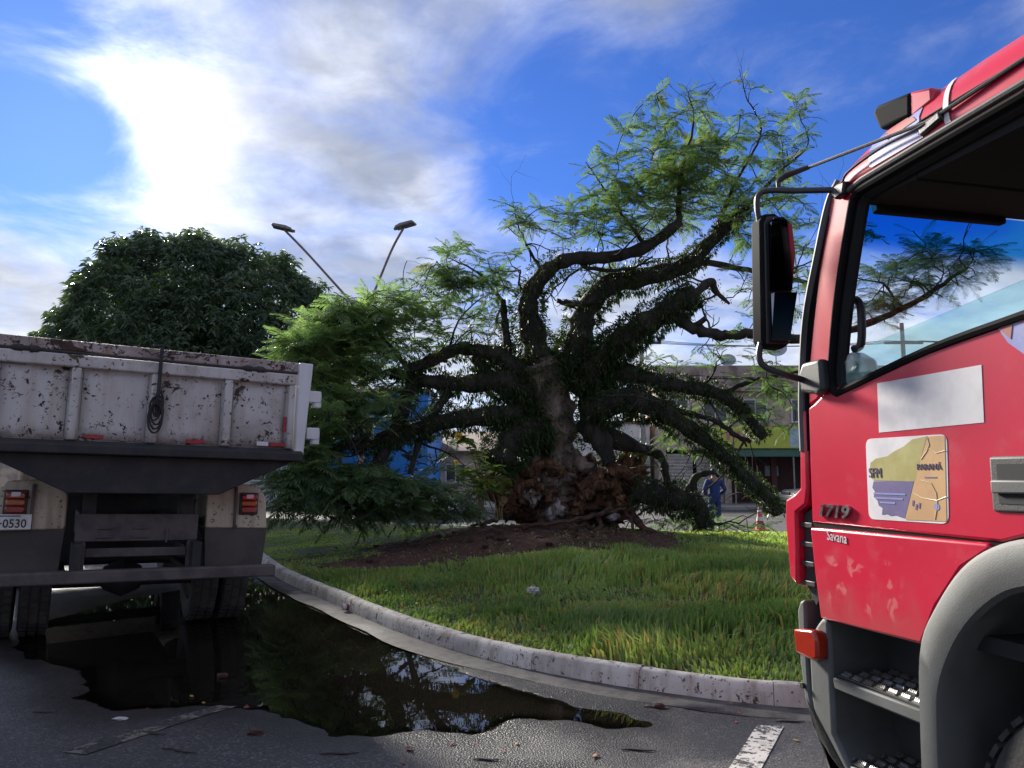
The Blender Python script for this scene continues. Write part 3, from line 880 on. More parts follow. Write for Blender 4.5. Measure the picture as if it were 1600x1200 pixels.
def dump_truck():
    YAW = R(31.0)
    base = Vector((-3.30, 6.93, 0.0))
    T = empty('dump_truck', base, 0, 'old white tipper truck with chipped rusty tailgate standing in the puddle', 'truck')
    T.rotation_mode = 'XYZ'
    T.rotation_euler = Euler((0, R(1.4), YAW), 'XYZ')
    # z levels
    ZB, ZT, ZR = 1.885, 2.600, 2.755          # tailgate bottom, tailgate rail top, body rail top
    zt = 2.50
    # bed box
    mb = MB()
    mb.prism([(-1.40, 1.86), (-1.30, 1.86), (-1.30, 2.70), (-1.40, 2.70)], .10, 4.6, 'y')
    b = mb.build('bed_side', M['postwhite'], T, .01)
    mb = MB(); mb.prism([(1.30, 1.86), (1.40, 1.86), (1.40, 2.70), (1.30, 2.70)], .10, 4.6, 'y')
    mb.build('bed_side', M['postwhite'], T, .01)
    for s in (-1, 1):
        for i in range(7):
            mb = MB(); y = .45 + i * .66
            mb.span(s * 1.398, s * 1.46, y, y + .08, 1.84, 2.70)
            mb.build('side_rib', M['postwhite'], T, .008)
    mb = MB(); mb.span(-1.40, 1.40, 4.6, 4.68, 1.86, 3.1); mb.build('bed_headboard', M['postwhite'], T, .01)
    mb = MB(); mb.span(-1.29, 1.29, .12, 4.6, 1.86, 1.90); mb.build('bed_floor', M['chassis'], T)
    # rim rail along the top of the bed, behind the tailgate
    mb = MB(); mb.prism([(.02, 2.655), (.085, 2.655), (.085, 2.752), (.02, 2.752)], -1.42, 1.42, 'x')
    mb.build('top_rail', M['railwhite'], T, .012)
    # tailgate: back sheet, frame and recessed panels
    tg = MB(); tg.span(-1.27, 1.27, .060, .075, ZB, 2.64)
    gate = tg.build('tailgate', M['tailwhite'], T)
    mb = MB(); mb.span(-1.27, 1.27, -.030, .058, 2.515, 2.625); mb.build('gate_rail', M['tailwhite'], gate, .014)
    cx = [-1.235, -.635, 0.0, .635, 1.235]
    wid = [.07, .085, .085, .085, .07]
    for x, w in zip(cx, wid):
        mb = MB(); mb.prism([(x - w / 2 - .012, .058), (x - w / 2 + .008, -.028), (x + w / 2 - .008, -.028), (x + w / 2 + .012, .058)], ZB, 2.513, 'z')
        mb.build('gate_strut', M['tailwhite'], gate, .010)
    for i in range(4):
        x0, x1 = cx[i] + wid[i] / 2 + .014, cx[i + 1] - wid[i + 1] / 2 - .014
        mb = MB(); nx_, nz_ = 12, 12
        for a in range(nz_ + 1):
            for b_ in range(nx_ + 1):
                u, v = b_ / nx_, a / nz_
                e = min(u, 1 - u, v, 1 - v)
                y = .052 - .030 * min(1, e * 9) + random.uniform(-.0025, .0025) + .010 * math.sin(u * 5 + i) * math.sin(v * 4 + i * 2)
                mb.v.append((x0 + (x1 - x0) * u, y, ZB + .012 + (2.505 - ZB - .012) * v))
        for a in range(nz_):
            for b_ in range(nx_):
                q = a * (nx_ + 1) + b_
                mb.f.append((q, q + 1, q + nx_ + 2, q + nx_ + 1))
        mb.build('gate_panel', M['tailwhite'], gate)
    for (x, w, z, h) in ((-.46, .15, 1.905, .036), (.37, .16, 1.900, .036), (1.13, .15, 1.905, .036)):
        mb = MB(); mb.span(x - w / 2, x + w / 2, .010, .021, z, z + h); mb.build('reflective_tape', M['tape'], gate, .002)
    mb = MB(); mb.span(1.172, 1.196, -.002, .022, 2.05, 2.20); mb.build('reflective_tape', M['tape'], gate, .002)
    mb = MB(); mb.span(.93, 1.04, .012, .021, 1.905, 1.945); mb.build('worn_tape', M['white_vinyl'], gate, .002)
    # torsion rod and its two clamps under the top rail
    mb = MB(); mb.tube([(-1.40, .0, 2.640), (1.28, .0, 2.640)], .014, 10); mb.build('hinge_rod', M['chassis'], T)
    for x in (-1.02, .86):
        mb = MB(); mb.lathe([(.001, -.11), (.022, -.11), (.034, -.08), (.036, -.03), (.026, -.025), (.026, .02), (.036, .025), (.034, .08), (.020, .10), (.001, .10)], 14, 'x', (x, -.012, 2.640))
        mb.build('rod_clamp', M['chassis'], T)
    # corner posts and hinge barrels
    for s in (-1, 1):
        mb = MB(); mb.prism([(s * 1.29, 1.83), (s * 1.375, 1.83), (s * 1.425, 2.745), (s * 1.29, 2.745)], -.04, .10, 'y')
        mb.build('corner_post', M['postwhite'], T, .010)
        for z in (2.02, 2.39):
            mb = MB(); mb.span(s * 1.40, s * 1.53, -.02, .10, z - .03, z + .085); mb.lathe([(.001, z - .08), (.045, z - .08), (.045, z + .06), (.001, z + .06)], 16, 'z', (s * 1.50, .03, 0))
            mb.build('hinge_bracket', M['postwhite'], T, .008)
    # centre pole and rope
    mb = MB(); mb.tube([(.02, -.06, 2.12), (.022, -.055, 2.77)], .016, 8); mb.span(-.05, .04, -.08, -.03, 2.765, 2.785)
    mb.build('lock_pole', M['chassis'], T)
    mb = MB()
    for k in range(7):
        o = random.uniform(-.02, .02)
        pts = [(.01 + o, -.055 - .008 * k, 2.36 - .02 * k)]
        for j in range(1, 14):
            a = j / 13 * math.pi * 2
            pts.append((.015 + o + (.030 + .005 * k) * math.sin(a), -.055 - .007 * k, 2.36 - .02 * k - (.16 + .018 * k) * (1 - math.cos(a)) / 2))
        mb.tube(pts, .009, 6)
    mb.tube([(.015, -.06, 2.74), (.03, -.07, 2.5), (.02, -.065, 2.3)], .008, 6)
    mb.tube([(.02, -.05, 2.72), (-.06, -.05, 2.68), (-.10, -.045, 2.72)], .005, 5)
    mb.tube([(.02, -.05, 2.66), (.10, -.05, 2.70), (.18, -.04, 2.71)], .005, 5)
    mb.build('rope', M['rope'], T)
    # lip beam and funnel-shaped underbody
    mb = MB(); mb.prism([(-.09, 1.765), (-.09, 1.845), (.0, 1.882), (.12, 1.882), (.12, 1.765)], -1.36, 1.36, 'x')
    mb.build('rear_beam', M['chassis'], T, .012)
    mb = MB(); mb.prism([(-1.30, 1.764), (1.30, 1.764), (.62, 1.43), (-.62, 1.43)], .04, 4.5, 'y')
    mb.build('underbody', M['chassis'], T, .01)
    for x in (-.42, .42):
        mb = MB(); mb.span(x - .05, x + .05, .55, 7.2, .95, 1.20); mb.build('chassis_rail', M['chassis'], T, .008)
        mb = MB(); mb.span(x - .06, x + .06, .50, .75, 1.20, 1.50); mb.build('hinge_block', M['chassis'], T, .008)
    # rear cross member with bars
    mb = MB(); mb.span(-.52, .52, .44, .50, .985, 1.235); mb.build('rear_plate', M['chassis2'], T, .008)
    for x in (-.28, .02):
        mb = MB(); mb.span(x - .07, x + .07, .415, .437, 1.10, 1.115); mb.span(x - .07, x + .07, .415, .437, 1.02, 1.035); mb.build('plate_bracket', M['chassis2'], T, .002)
    mb = MB(); mb.span(.235, .25, .41, .437, .97, 1.10); mb.build('plate_bracket', M['chassis2'], T, .002)
    for x in (-.47, .47):
        mb = MB(); mb.span(x - .04, x + .04, .42, .48, .70, .983); mb.build('bar_post', M['chassis2'], T, .006)
    mb = MB(); mb.span(-.428, .428, .43, .47, .845, .925); mb.build('cross_bar', M['chassis2'], T, .006)
    # wing boxes with lamps, flaps
    for s in (-1, 1):
        mb = MB()
        mb.prism([(s * .60, 1.095), (s * 1.20, 1.085), (s * 1.17, 1.40), (s * 1.08, 1.52), (s * .60, 1.56)], .52, 1.20, 'y')
        wing = mb.build('wing_box', M['cream'], T, .015)
        mb = MB(); mb.span(s * .86, s * .885, .49, .53, 1.09, 1.50); mb.build('wing_seam', M['chassis2'], wing, .004)
        mb = MB(); mb.prism([(s * .63, .60), (s * 1.16, .60), (s * 1.205, 1.085), (s * .60, 1.095)], .535, .555, 'y')
        mb.build('mud_flap', M['flap'], T, .004)
        lamp = bpy.data.objects.new('tail_lamp', None); COL.objects.link(lamp); lamp.parent = T; lamp.location = (s * 1.00, .505, 1.335)
        lamp.empty_display_size = .05
        for nm, z0, z1, m_ in (('red_lens', .030, .092, 'redlens'), ('amber_lens', -.028, .028, 'amber'), ('brake_lens', -.092, -.030, 'redlens')):
            mb = MB(); mb.span(-.075, .075, -.045, .012, z0, z1); mb.build(nm, M[m_], lamp, .012)
        mb = MB(); mb.span(-.035, .035, -.051, -.046, .052, .092); mb.build('reverse_lens', M['clearlens'], lamp, .003)
        mb = MB(); mb.span(-.09, .09, -.02, .02, -.11, .11); mb.build('lamp_housing', M['black'], lamp, .01)
    # number plate
    pl = MB(); pl.span(-1.27, -.865, .470, .476, 1.100, 1.232)
    plate = pl.build('number_plate', M['plate'], T, .002)
    MX = Matrix.Translation((-1.125, .4685, 1.117)) @ Matrix.Rotation(R(90), 4, 'X')
    text_part('plate_lettering', 'J\u00b70530', .104, M['platetext'], plate, MX, .0008, xscale=.86, bold=.0016)
    mb = MB(); mb.span(-1.15, -.95, .4675, .4695, 1.212, 1.222); mb.build('plate_band', M['chassis2'], plate)
    mb = MB(); mb.span(-1.2, -.93, .478, .54, 1.11, 1.22); mb.build('plate_holder', M['black'], T)
    # bumper bar
    mb = MB(); mb.span(-1.22, 1.22, .15, .27, .645, .755); mb.build('bumper_bar', M['chassis2'], T, .015)
    for x in (-.5, .5):
        mb = MB(); mb.span(x - .04, x + .04, .27, .6, .66, .98); mb.build('bumper_bracket', M['chassis'], T, .006)
    # axle and twin wheels
    mb = MB(); mb.tube([(-.9, 1.75, .51), (.9, 1.75, .51)], .09, 14); mb.lathe([(.001, -.22), (.12, -.18), (.20, 0), (.12, .18), (.001, .22)], 18, 'x', (0, 1.75, .51)); mb.build('rear_axle', M['chassis'], T)
    for s in (-1, 1):
        for x in (.78, 1.09):
            make_wheel('wheel', T, (s * x, 1.75, .505 + s * .026), .50, .27, s)
        mb = MB(); mb.span(s * .60 - .05, s * .60 + .05, 1.0, 2.5, .60, .66); mb.build('leaf_spring', M['chassis'], T, .006)
        make_wheel('wheel', T, (s * .98, 5.75, .505 + s * .024), .50, .27, s)
    mb = MB(); mb.tube([(-.9, 5.75, .51), (.9, 5.75, .51)], .07, 12); mb.build('front_axle', M['chassis'], T)
    # gearbox, tank and spare wheel under the bed
    mb = MB(); mb.span(-.66, .66, 2.6, 4.4, .56, 1.40); mb.build('gearbox', M['chassis'], T, .05)
    for s in (-1, 1):
        mb = MB(); mb.lathe([(.001, 3.0), (.30, 3.0), (.32, 3.04), (.32, 4.3), (.30, 4.34), (.001, 4.34)], 20, 'y', (s * 1.0, 0, .98)); mb.build('fuel_tank', M['chassis'], T)
    # cab at the far end
    cab = MB(); cab.prism([(4.85, .75), (6.75, .75), (6.80, 1.7), (6.55, 2.75), (4.85, 2.80)], -1.12, 1.12, 'x')
    cab = cab.build('cab', M['cream'], T, .05)
    mb = MB(); mb.span(-.8, .8, 4.838, 4.849, 2.05, 2.55); mb.build('rear_window', M['lamp_glass'], cab, .004)
    for s in (-1, 1):
        mb = MB(); mb.prism([(5.35, 1.85), (6.55, 1.85), (6.40, 2.55), (5.35, 2.55)], s * 1.122, s * 1.130, 'x'); mb.build('cab_window', M['lamp_glass'], cab)
    return T
dump_truck()

# ------------------------------------------------------------------ red fire truck
def fire_truck():
    YAW = R(14.0)
    O = Vector((1.24, 3.20, 0.0))
    T = empty('fire_truck', O, YAW, 'bright red fire truck with stickers on its cab door and window half open', 'truck')
    Xa = Vector((math.cos(YAW), math.sin(YAW), 0)); Ya = Vector((-math.sin(YAW), math.cos(YAW), 0))
    def rs(px, py, x=0.0):
        r = ray(px, py); c = Vector((0, 0, CAM_H)); P = O + Xa * x
        q = c + r * ((P - c).dot(Xa) / r.dot(Xa)) - O
        return (q.dot(Ya), q.z)
    def rf(px, py, y):
        r = ray(px, py); c = Vector((0, 0, CAM_H)); P = O + Ya * y
        q = c + r * ((P - c).dot(Ya) / r.dot(Ya)) - O
        return (q.dot(Xa), q.z)
    W = 2.30
    WC = (-1.20, .50)
    arch_o = [(-.548, .55), (-.556, .80), (-.574, 1.033), (-.649, 1.169), (-.763, 1.305), (-.888, 1.385), (-1.03, 1.425), (-1.20, 1.438)]
    arch_i = [(-.632, .55), (-.640, .80), (-.660, .93), (-.745, 1.088), (-.873, 1.215), (-1.0, 1.275), (-1.20, 1.292)]
    mir = lambda L: [(2 * WC[0] - y, z) for y, z in reversed(L)]
    # --- door skin: lower, with pressed crease
    sill = [(-1.36, 2.10), (-1.035, 2.066), (-.665, 2.020), (-.225, 1.930), (-.160, 1.945), (-.135, 1.985)]
    def skin(side):
        x0 = 0.0 if side < 0 else W
        s = -1 if side < 0 else 1
        n = 'door' if side < 0 else 'passenger_door'
        arch_top = [p for p in arch_o if p[1] >= 1.03]
        lower = [(-.03, 1.028), (-.006, 1.20), (.012, 1.385)] + [(-1.36, 1.40), (-1.36, 1.4335), (-1.20, 1.4335)] + [(y, z - .004) for y, z in reversed(arch_top)]
        lower = [(-.03, 1.028), (-.006, 1.20), (.012, 1.385), (-.10, 1.388), (-.86, 1.395), (-.872, 1.378)] + [(y + .008, z + .004) for y, z in reversed(arch_top) if y > -.87]
        upper = [(.014, 1.405), (.010, 1.64), (.004, 1.878), (-.04, 1.895), (-.135, 1.945), (-.150, 1.955)] + [(-.225, 1.925), (-.665, 2.012), (-1.035, 2.058), (-1.36, 2.09), (-1.36, 1.45), (-1.20, 1.45), (-1.03, 1.437), (-.90, 1.400)]
        mb = MB(); mb.prism(upper, x0, x0 - s * .05, 'x')
        d = mb.build(n, M['red'], T, .010, seg=3)
        mb = MB(); mb.prism(lower, x0 + s * .012, x0 - s * .04, 'x')
        mb.build('door_lower_panel', M['red'], d, .012, seg=3)
        return d
    door = skin(-1)
    pdoor = skin(1)
    mb = MB(); mb.prism([(.010, 1.382), (.012, 1.409), (-.90, 1.404), (-.89, 1.388)], .006, .03, 'x'); mb.build('door_groove', M['rubber'], door)
    # lower shadow gap behind the door edge
    mb = MB(); mb.prism([(.03, 1.02), (.035, 1.88), (-.02, 1.88), (-.02, 1.02)], .03, .06, 'x'); mb.build('door_jamb', M['rubber'], T)
    # --- window frame pillar and roof side
    pil = [(.010, 1.885), (-.005, 2.05), (-.10, 2.43), (-.200, 2.720), (-.335, 2.720), (-.300, 2.60), (-.205, 2.30), (-.150, 2.06), (-.140, 1.965), (-.05, 1.902)]
    for s, x0 in ((-1, 0.0), (1, W)):
        mb = MB(); mb.prism(pil, x0 + s * 0.0 - s * .004, x0 - s * .06, 'x'); mb.build('a_pillar', M['red'], T, .012, seg=3)
        mb = MB(); mb.prism([(-1.36, 1.45), (-1.36, 2.72), (-1.78, 2.72), (-1.78, 1.40), (-1.72, 1.2), (-1.6, 1.452), (-1.38, 1.452)], x0, x0 - s * .06, 'x'); mb.build('cab_rear_quarter', M['red'], T, .012)
        seal = [(-.150, 1.965), (-.160, 2.06), (-.215, 2.30), (-.318, 2.62), (-.352, 2.672), (-.42, 2.688), (-1.09, 2.712), (-1.34, 2.718), (-1.35, 2.10), (-1.035, 2.062), (-.665, 2.018), (-.24, 1.932), (-.175, 1.925), (-.150, 1.965)]
        pts = catmull([(x0 - s * .004 * 1, y, z) for y, z in seal], 4)
        mb = MB(); mb.tube([tuple(p) for p in pts], .0165, 8, caps=False); mb.build('window_seal', M['rubber'], T)
        # inner flange: thick black reveal round the opening
        mb = MB(); mb.tube([(x0 - s * .045, p[1] - .012 * 0, p[2]) for p in pts], .030, 8, caps=False); mb.build('window_reveal', M['interior'], T)
        # gutter strip over the window
        mb = MB(); mb.tube([(x0 + s * .004, -.31, 2.702), (x0 + s * .006, -.40, 2.716), (x0 + s * .006, -1.1, 2.742), (x0 + s * .006, -1.78, 2.745)], [.010, .012, .012, .012], 8); mb.build('drip_rail', M['grey'], T)
    # windscreen side moulding (black) running up to the roof
    for s, x0 in ((-1, 0.0), (1, W)):
        pts = [(x0 - s * .012, .052, 1.70), (x0 - s * .012, .046, 1.93), (x0 - s * .012, -.002, 2.25), (x0 - s * .014, -.105, 2.52), (x0 - s * .016, -.185, 2.70), (x0 - s * .03, -.235, 2.775)]
        mb = MB(); mb.tube([tuple(p) for p in catmull(pts, 5)], .024, 8); mb.build('windscreen_moulding', M['grey'], T)
        mb = MB(); mb.tube([(p[0] - s * 0, p[1] - .028, p[2]) for p in catmull(pts, 5)], .012, 6); mb.build('pillar_groove', M['rubber'], T)
    # --- roof
    mb = MB()
    st_y = [(-.205, 2.730), (-.218, 2.775), (-.25, 2.825), (-.31, 2.872), (-.40, 2.910), (-.52, 2.942), (-.70, 2.972), (-.9, 2.985), (-1.3, 2.99), (-1.7, 2.985), (-1.78, 2.96)]
    nxr = 48
    for y, ztop in st_y:
        for k in range(nxr + 1):
            u = k / nxr * 2 - 1
            u = math.copysign(1 - (1 - abs(u)) ** 2.2, u); x = W / 2 + u * W / 2
            zs = 2.722 if y < -.23 else 2.722
            mb.v.append((x, y, zs + (ztop - zs) * max(0, 1 - abs(u) ** 14) ** .42))
    for i in range(len(st_y) - 1):
        for k in range(nxr):
            q = i * (nxr + 1) + k
            mb.f.append((q, q + 1, q + nxr + 2, q + nxr + 1))
    roof = mb.build('roof', M['red'], T, smooth=70)
    sol = roof.modifiers.new('thick', 'SOLIDIFY'); sol.thickness = .03; sol.offset = -1
    mb = MB(); mb.tube([(.012, -.42, 2.795), (.010, -.7, 2.815), (.010, -1.78, 2.828)], .006, 6); mb.build('roof_seam', M['rubber'], roof)
    # headlining and cab back
    mb = MB(); mb.span(.06, W - .06, -1.74, -.605, 2.650, 2.70); mb.build('headlining', M['interior'], T)
    mb = MB(); mb.span(.03, W - .03, -1.78, -1.72, 1.0, 2.72); mb.build('cab_back', M['interior'], T)
    mb = MB(); mb.span(.06, W - .06, -1.72, .05, 1.05, 1.10); mb.build('cab_floor', M['interior'], T)
    # sun visor panel and header shelf
    mb = MB(); mb.prism([(-.27, 2.69), (-.33, 2.69), (-.33, 2.625), (-.29, 2.625)], .12, .74, 'x'); mb.build('sun_visor', M['interior'], T, .01)
    mb = MB(); mb.prism([(-.27, 2.70), (-.60, 2.70), (-.60, 2.645), (-.31, 2.655)], .06, W - .06, 'x'); mb.build('header_shelf', M['interior'], T, .01)
    # windscreen, sloping
    mb = MB(); n = 10
    for a in range(n + 1):
        for k in range(n + 1):
            u = k / n * 2 - 1; v = a / n
            mb.v.append((W / 2 + u * (W / 2 - .035), .065 - .265 * v ** 1.15 + .10 * (1 - u * u), 1.80 + .94 * v))
    for a in range(n):
        for k in range(n):
            q = a * (n + 1) + k; mb.f.append((q, q + 1, q + n + 2, q + n + 1))
    mb.build('windscreen', M['windscreen'], T, smooth=60)
    # half-lowered door glass
    ga, gb, gc = rs(1322, 556, .02), rs(1340, 546, .02), rs(1600, 437, .02)
    mb = MB(); mb.prism([(-.19, 1.95), (-.195, 2.03), gb, gc, (-1.33, 2.20), (-1.33, 2.09), (-.66, 2.0)], .018, .023, 'x'); mb.build('door_glass', M['glass'], door)
    mb = MB(); mb.prism([(-.30, 1.97), (-.36, 2.6), (-1.3, 2.68), (-1.33, 2.09), (-.66, 2.0)], W - .023, W - .018, 'x'); mb.build('door_glass', M['glass'], pdoor)
    # --- interior: dash, wheel, seats, handle
    mb = MB(); mb.prism([(.06, 1.1), (.06, 1.84), (-.10, 1.88), (-.34, 1.80), (-.40, 1.62), (-.25, 1.1)], .06, W - .06, 'x'); mb.build('dashboard', M['greydark'], T, .02)
    mb = MB()
    ctr = Vector((.62, -.52, 2.00)); ax = Vector((0, -.55, .83)).normalized(); e1 = Vector((1, 0, 0)); e2 = ax.cross(e1)
    mb.tube([ctr + (e1 * math.cos(a) + e2 * math.sin(a)) * .215 for a in np.linspace(0, 2 * math.pi, 33)], .016, 8, caps=False)
    for a in (0.2, math.pi - .2, -math.pi / 2):
        mb.tube([ctr - ax * .03, ctr + (e1 * math.cos(a) + e2 * math.sin(a)) * .21], .013, 6)
    mb.tube([ctr, ctr - ax * .5], .035, 8); mb.lathe([(.001, .0), (.06, .0), (.055, -.04), (.001, -.05)], 16, 'z', ctr)
    mb.build('steering_wheel', M['black'], T)
    for x in (.55, 1.75):
        mb = MB(); mb.box((x, -1.05, 1.55), (.52, .52, .16)); mb.box((x, -1.36, 1.95), (.50, .14, .72), (R(-10), 0, 0)); mb.box((x, -1.43, 2.40), (.28, .10, .20), (R(-10), 0, 0)); mb.span(x - .2, x + .2, -1.25, -.85, 1.1, 1.48)
        mb.build('seat', M['interior'], T, .04)
    mb = MB(); mb.tube([tuple(p) for p in catmull([(.09, -.155, 2.30), (.10, -.20, 2.30), (.10, -.225, 2.25), (.10, -.215, 2.12), (.09, -.18, 2.10)], 4)], .016, 8); mb.build('grab_handle', M['black'], T)
    mb = MB(); mb.prism([(-.14, 1.93), (-.155, 2.07), (-.20, 2.09), (-.27, 2.05), (-.30, 1.95)], .05, .13, 'x'); mb.build('pillar_trim', M['clearlens'], T, .02)
    # --- front: corner panels, fascia, grille, bumper
    for s, x0 in ((-1, 0.0), (1, W)):
        c = [(.020, 1.872), (.058, 1.872), (.066, 1.80), (.080, 1.545), (.120, 1.520), (.190, 1.492), (.198, 1.40), (.180, 1.165), (.130, 1.135), (.118, 1.30), (.115, 1.44), (.045, 1.475), (.026, 1.55)]
        mb = MB(); mb.prism(c, x0 + s * .004, x0 - s * .10, 'x'); mb.build('corner_panel', M['red'], T, .012, seg=3)
        mb = MB(); mb.prism([(.026, 1.47), (.115, 1.435), (.118, 1.15), (.05, 1.06), (.024, 1.10)], x0 - s * .03, x0 - s * .08, 'x')
        for z in (1.14, 1.22, 1.30, 1.38):
            mb.span(x0 - s * .012, x0 - s * .03, .03, .115, z, z + .022)
        mb.build('corner_vent', M['black'], T, .003)
        bump_ = [(.135, 1.075), (.155, 1.045), (.150, .82), (.130, .66), (.06, .52), (-.02, .45), (.02, .45), (.25, .45), (.30, .55), (.32, .95), (.26, 1.06)]
        mb = MB(); mb.prism([(.080, 1.085), (.112, 1.075), (.134, 1.035), (.130, .82), (.110, .69), (.045, .555), (-.05, .49), (-.12, .455), (-.06, .455), (-.02, .53), (.045, .60), (.075, .72), (.080, .90)], x0 + s * .006, x0 - s * .30, 'x')
        mb.build('bumper_corner', M['grey'], T, .02, seg=3)
        mb = MB(); mb.lathe([(.001, -.012), (.011, -.012), (.012, 0), (.001, 0)], 12, 'x', (x0 + s * .008, .105, .735)); mb.build('bumper_bolt', M['black'], T)
        # indicator
        mb = MB(); mb.prism([(.085, .872), (.098, .968), (-.035, .985), (-.060, .955), (-.058, .880), (-.030, .865)], x0 + s * .055, x0 - s * .0, 'x'); mb.build('indicator', M['red_orange'], T, .012, seg=3)
    mb = MB(); mb.prism([(.10, 1.10), (.24, 1.10), (.25, 1.5), (.19, 1.80), (.12, 1.86), (.06, 1.86)], .10, W - .10, 'x'); mb.build('front_fascia', M['red'], T, .03)
    for i in range(5):
        mb = MB(); mb.span(.55, W - .55, .245, .268, 1.16 + i * .075, 1.21 + i * .075); mb.build('grille_slat', M['black'], T, .006)
    mb = MB(); mb.span(.29, W - .29, .05, .29, .46, 1.06); mb.build('bumper', M['grey'], T, .03)
    for x in (.42, W - .42):
        mb = MB(); mb.span(x - .15, x + .15, .285, .31, .78, .95); mb.build('headlight', M['clearlens'], T, .02)
    # --- step well with two treads
    for s, x0 in ((-1, 0.0), (1, W)):
        q = -s
        mb = MB(); mb.prism([(.008, 1.00), (-.030, 1.035), (-.064, 1.02), (-.066, .60), (-.15, .50), (-.20, .44), (-.02, .44), (.035, .56), (.070, .70), (.072, .93)], x0 + s * .002, x0 + q * .30, 'x')
        mb.build('step_frame', M['grey'], T, .016, seg=3)
        mb = MB(); mb.span(x0 + q * .27, x0 + q * .30, -.60, -.05, .40, 1.05); mb.build('step_back', M['greydark'], T)
        mb = MB(); mb.span(x0 + q * .02, x0 + q * .29, -.62, -.535, .42, 1.035); mb.build('step_side', M['grey'], T, .012)
        for z in (.812, .505):
            mb = MB(); mb.prism([(-.058, z), (-.537, z + .004), (-.537, z - .045), (-.075, z - .045)], x0 + q * .004, x0 + q * .285, 'x')
            stp = mb.build('step', M['grey'], T, .008)
            mb = MB(); mb.span(x0 + q * .016, x0 + q * .275, -.535, -.085, z + .006, z + .012); mb.build('step_plate', M['greydark'], stp)
            mb = MB()
            for i in range(7):
                for j in range(4):
                    y = -.115 - i * .062 - (.02 if j % 2 else 0); x = x0 + q * (.04 + j * .066)
                    for k in range(5):
                        yy = y - .017 + k * .0085
                        mb.add([(x - .012, yy - .004, z + .011), (x + .012, yy - .004, z + .011), (x + .012, yy + .004, z + .011), (x - .012, yy + .004, z + .011), (x, yy, z + .028)], [(0, 1, 4), (1, 2, 4), (2, 3, 4), (3, 0, 4)])
                    mb.box((x, y, z + .014), (.030, .044, .006))
            mb.build('grip_teeth', M['steel'], stp, smooth=0)
        # wheel arch
        ring = arch_o + mir(arch_o)[1:] + [(y, z) for y, z in reversed(arch_i + mir(arch_i)[1:])]
        mb = MB()
        ou = catmull(arch_o + mir(arch_o)[1:], 4); inn = catmull(arch_i + mir(arch_i)[1:], 4)
        m_ = min(len(ou), len(inn))
        ou = np.array([[np.interp(t, np.linspace(0, 1, len(ou)), ou[:, c]) for c in (0, 1)] for t in np.linspace(0, 1, 60)])
        inn = np.array([[np.interp(t, np.linspace(0, 1, len(inn)), inn[:, c]) for c in (0, 1)] for t in np.linspace(0, 1, 60)])
        for i in range(60):
            o_, n2_ = ou[i], inn[i]
            lerp = lambda f: o_ + (n2_ - o_) * f
            for f, xx in ((0, .02), (.0, -.022), (.12, -.034), (.60, -.036), (.90, -.030), (1.0, -.014), (1.0, .10), (1.02, .34)):
                w_ = lerp(f); mb.v.append((x0 - s * xx, w_[0], w_[1]))
        for i in range(59):
            for k in range(7):
                q_ = i * 8 + k; mb.f.append((q_, q_ + 1, q_ + 9, q_ + 8))
        mb.build('wheel_arch', M['grey'], T, smooth=40)
        # dark inner liner
        mb = MB()
        for i in range(60):
            w_ = inn[i] + (inn[i] - np.array(WC)) * -.0
            mb.v += [(x0 + q * .10, w_[0], w_[1] + .004), (x0 + q * .62, w_[0], w_[1] + .004)]
        for i in range(59):
            mb.f.append((2 * i, 2 * i + 1, 2 * i + 3, 2 * i + 2))
        mb.build('wheel_liner', M['interior'], T)
        mb = MB(); mb.span(x0 + q * .60, x0 + q * .63, -1.8, -.55, .35, 1.35); mb.build('liner_wall', M['interior'], T)
        make_wheel('wheel', T, (x0 + q * .17, WC[0], WC[1]), .505, .27, s)
        make_wheel('wheel', T, (x0 + q * .17, -5.0, WC[1]), .505, .27, s)
        make_wheel('wheel', T, (x0 + q * .48, -5.0, WC[1]), .505, .27, s)
    # --- mirror with arms
    MY = -.03
    hz = [rf(px, py, MY) for px, py in ((1189, 345), (1194, 333), (1212, 332), (1231, 346), (1240, 395), (1239, 470), (1235, 538), (1225, 544), (1198, 541), (1192, 530))]
    mb = MB(); mb.prism(hz, MY, MY + .085, 'y'); mir_o = mb.build('mirror', M['rubber'], T, .016, seg=3)
    face = [rf(px, py, MY - .004) for px, py in ((1197, 352), (1201, 345), (1214, 344), (1228, 357), (1235, 398), (1234, 455), (1200, 455))]
    low = [rf(px, py, MY - .004) for px, py in ((1200, 461), (1234, 461), (1230, 534), (1202, 533))]
    rim_ = [rf(px, py, MY - .002) for px, py in ((1194, 348), (1199, 338), (1214, 338), (1230, 351), (1238, 396), (1237, 470), (1233, 538), (1198, 537))]
    mb = MB(); mb.prism(rim_, MY - .003, MY + .02, 'y'); mb.build('mirror_rim', M['black'], mir_o, .004)
    for poly, til in ((face, .10), (low, .16)):
        zc_ = sum(p[1] for p in poly) / len(poly); xc_ = sum(p[0] for p in poly) / len(poly)
        mb = MB(); mb.prism(poly, MY - .016, MY - .001, 'y')
        mb.v = [(x, y - til * (z - zc_) - .05 * (x - xc_) - (.022 if y < MY - .01 else 0), z) for x, y, z in mb.v]
        mb.build('mirror_glass', M['mirror'], mir_o)
    v3 = lambda px, py, y: (rf(px, py, y)[0], y, rf(px, py, y)[1])
    s3 = lambda px, py, x: (x, *rs(px, py, x))
    arm = [v3(1187, 350, MY + .04), v3(1183, 325, MY + .04), v3(1185, 306, MY + .04), v3(1200, 298, MY + .02), v3(1240, 298, MY - .08), v3(1290, 297, MY - .20), s3(1318, 297, .0)]
    mb = MB(); mb.tube([tuple(p) for p in catmull(arm, 5)], .0125, 10); mb.build('mirror_arm', M['black'], T)
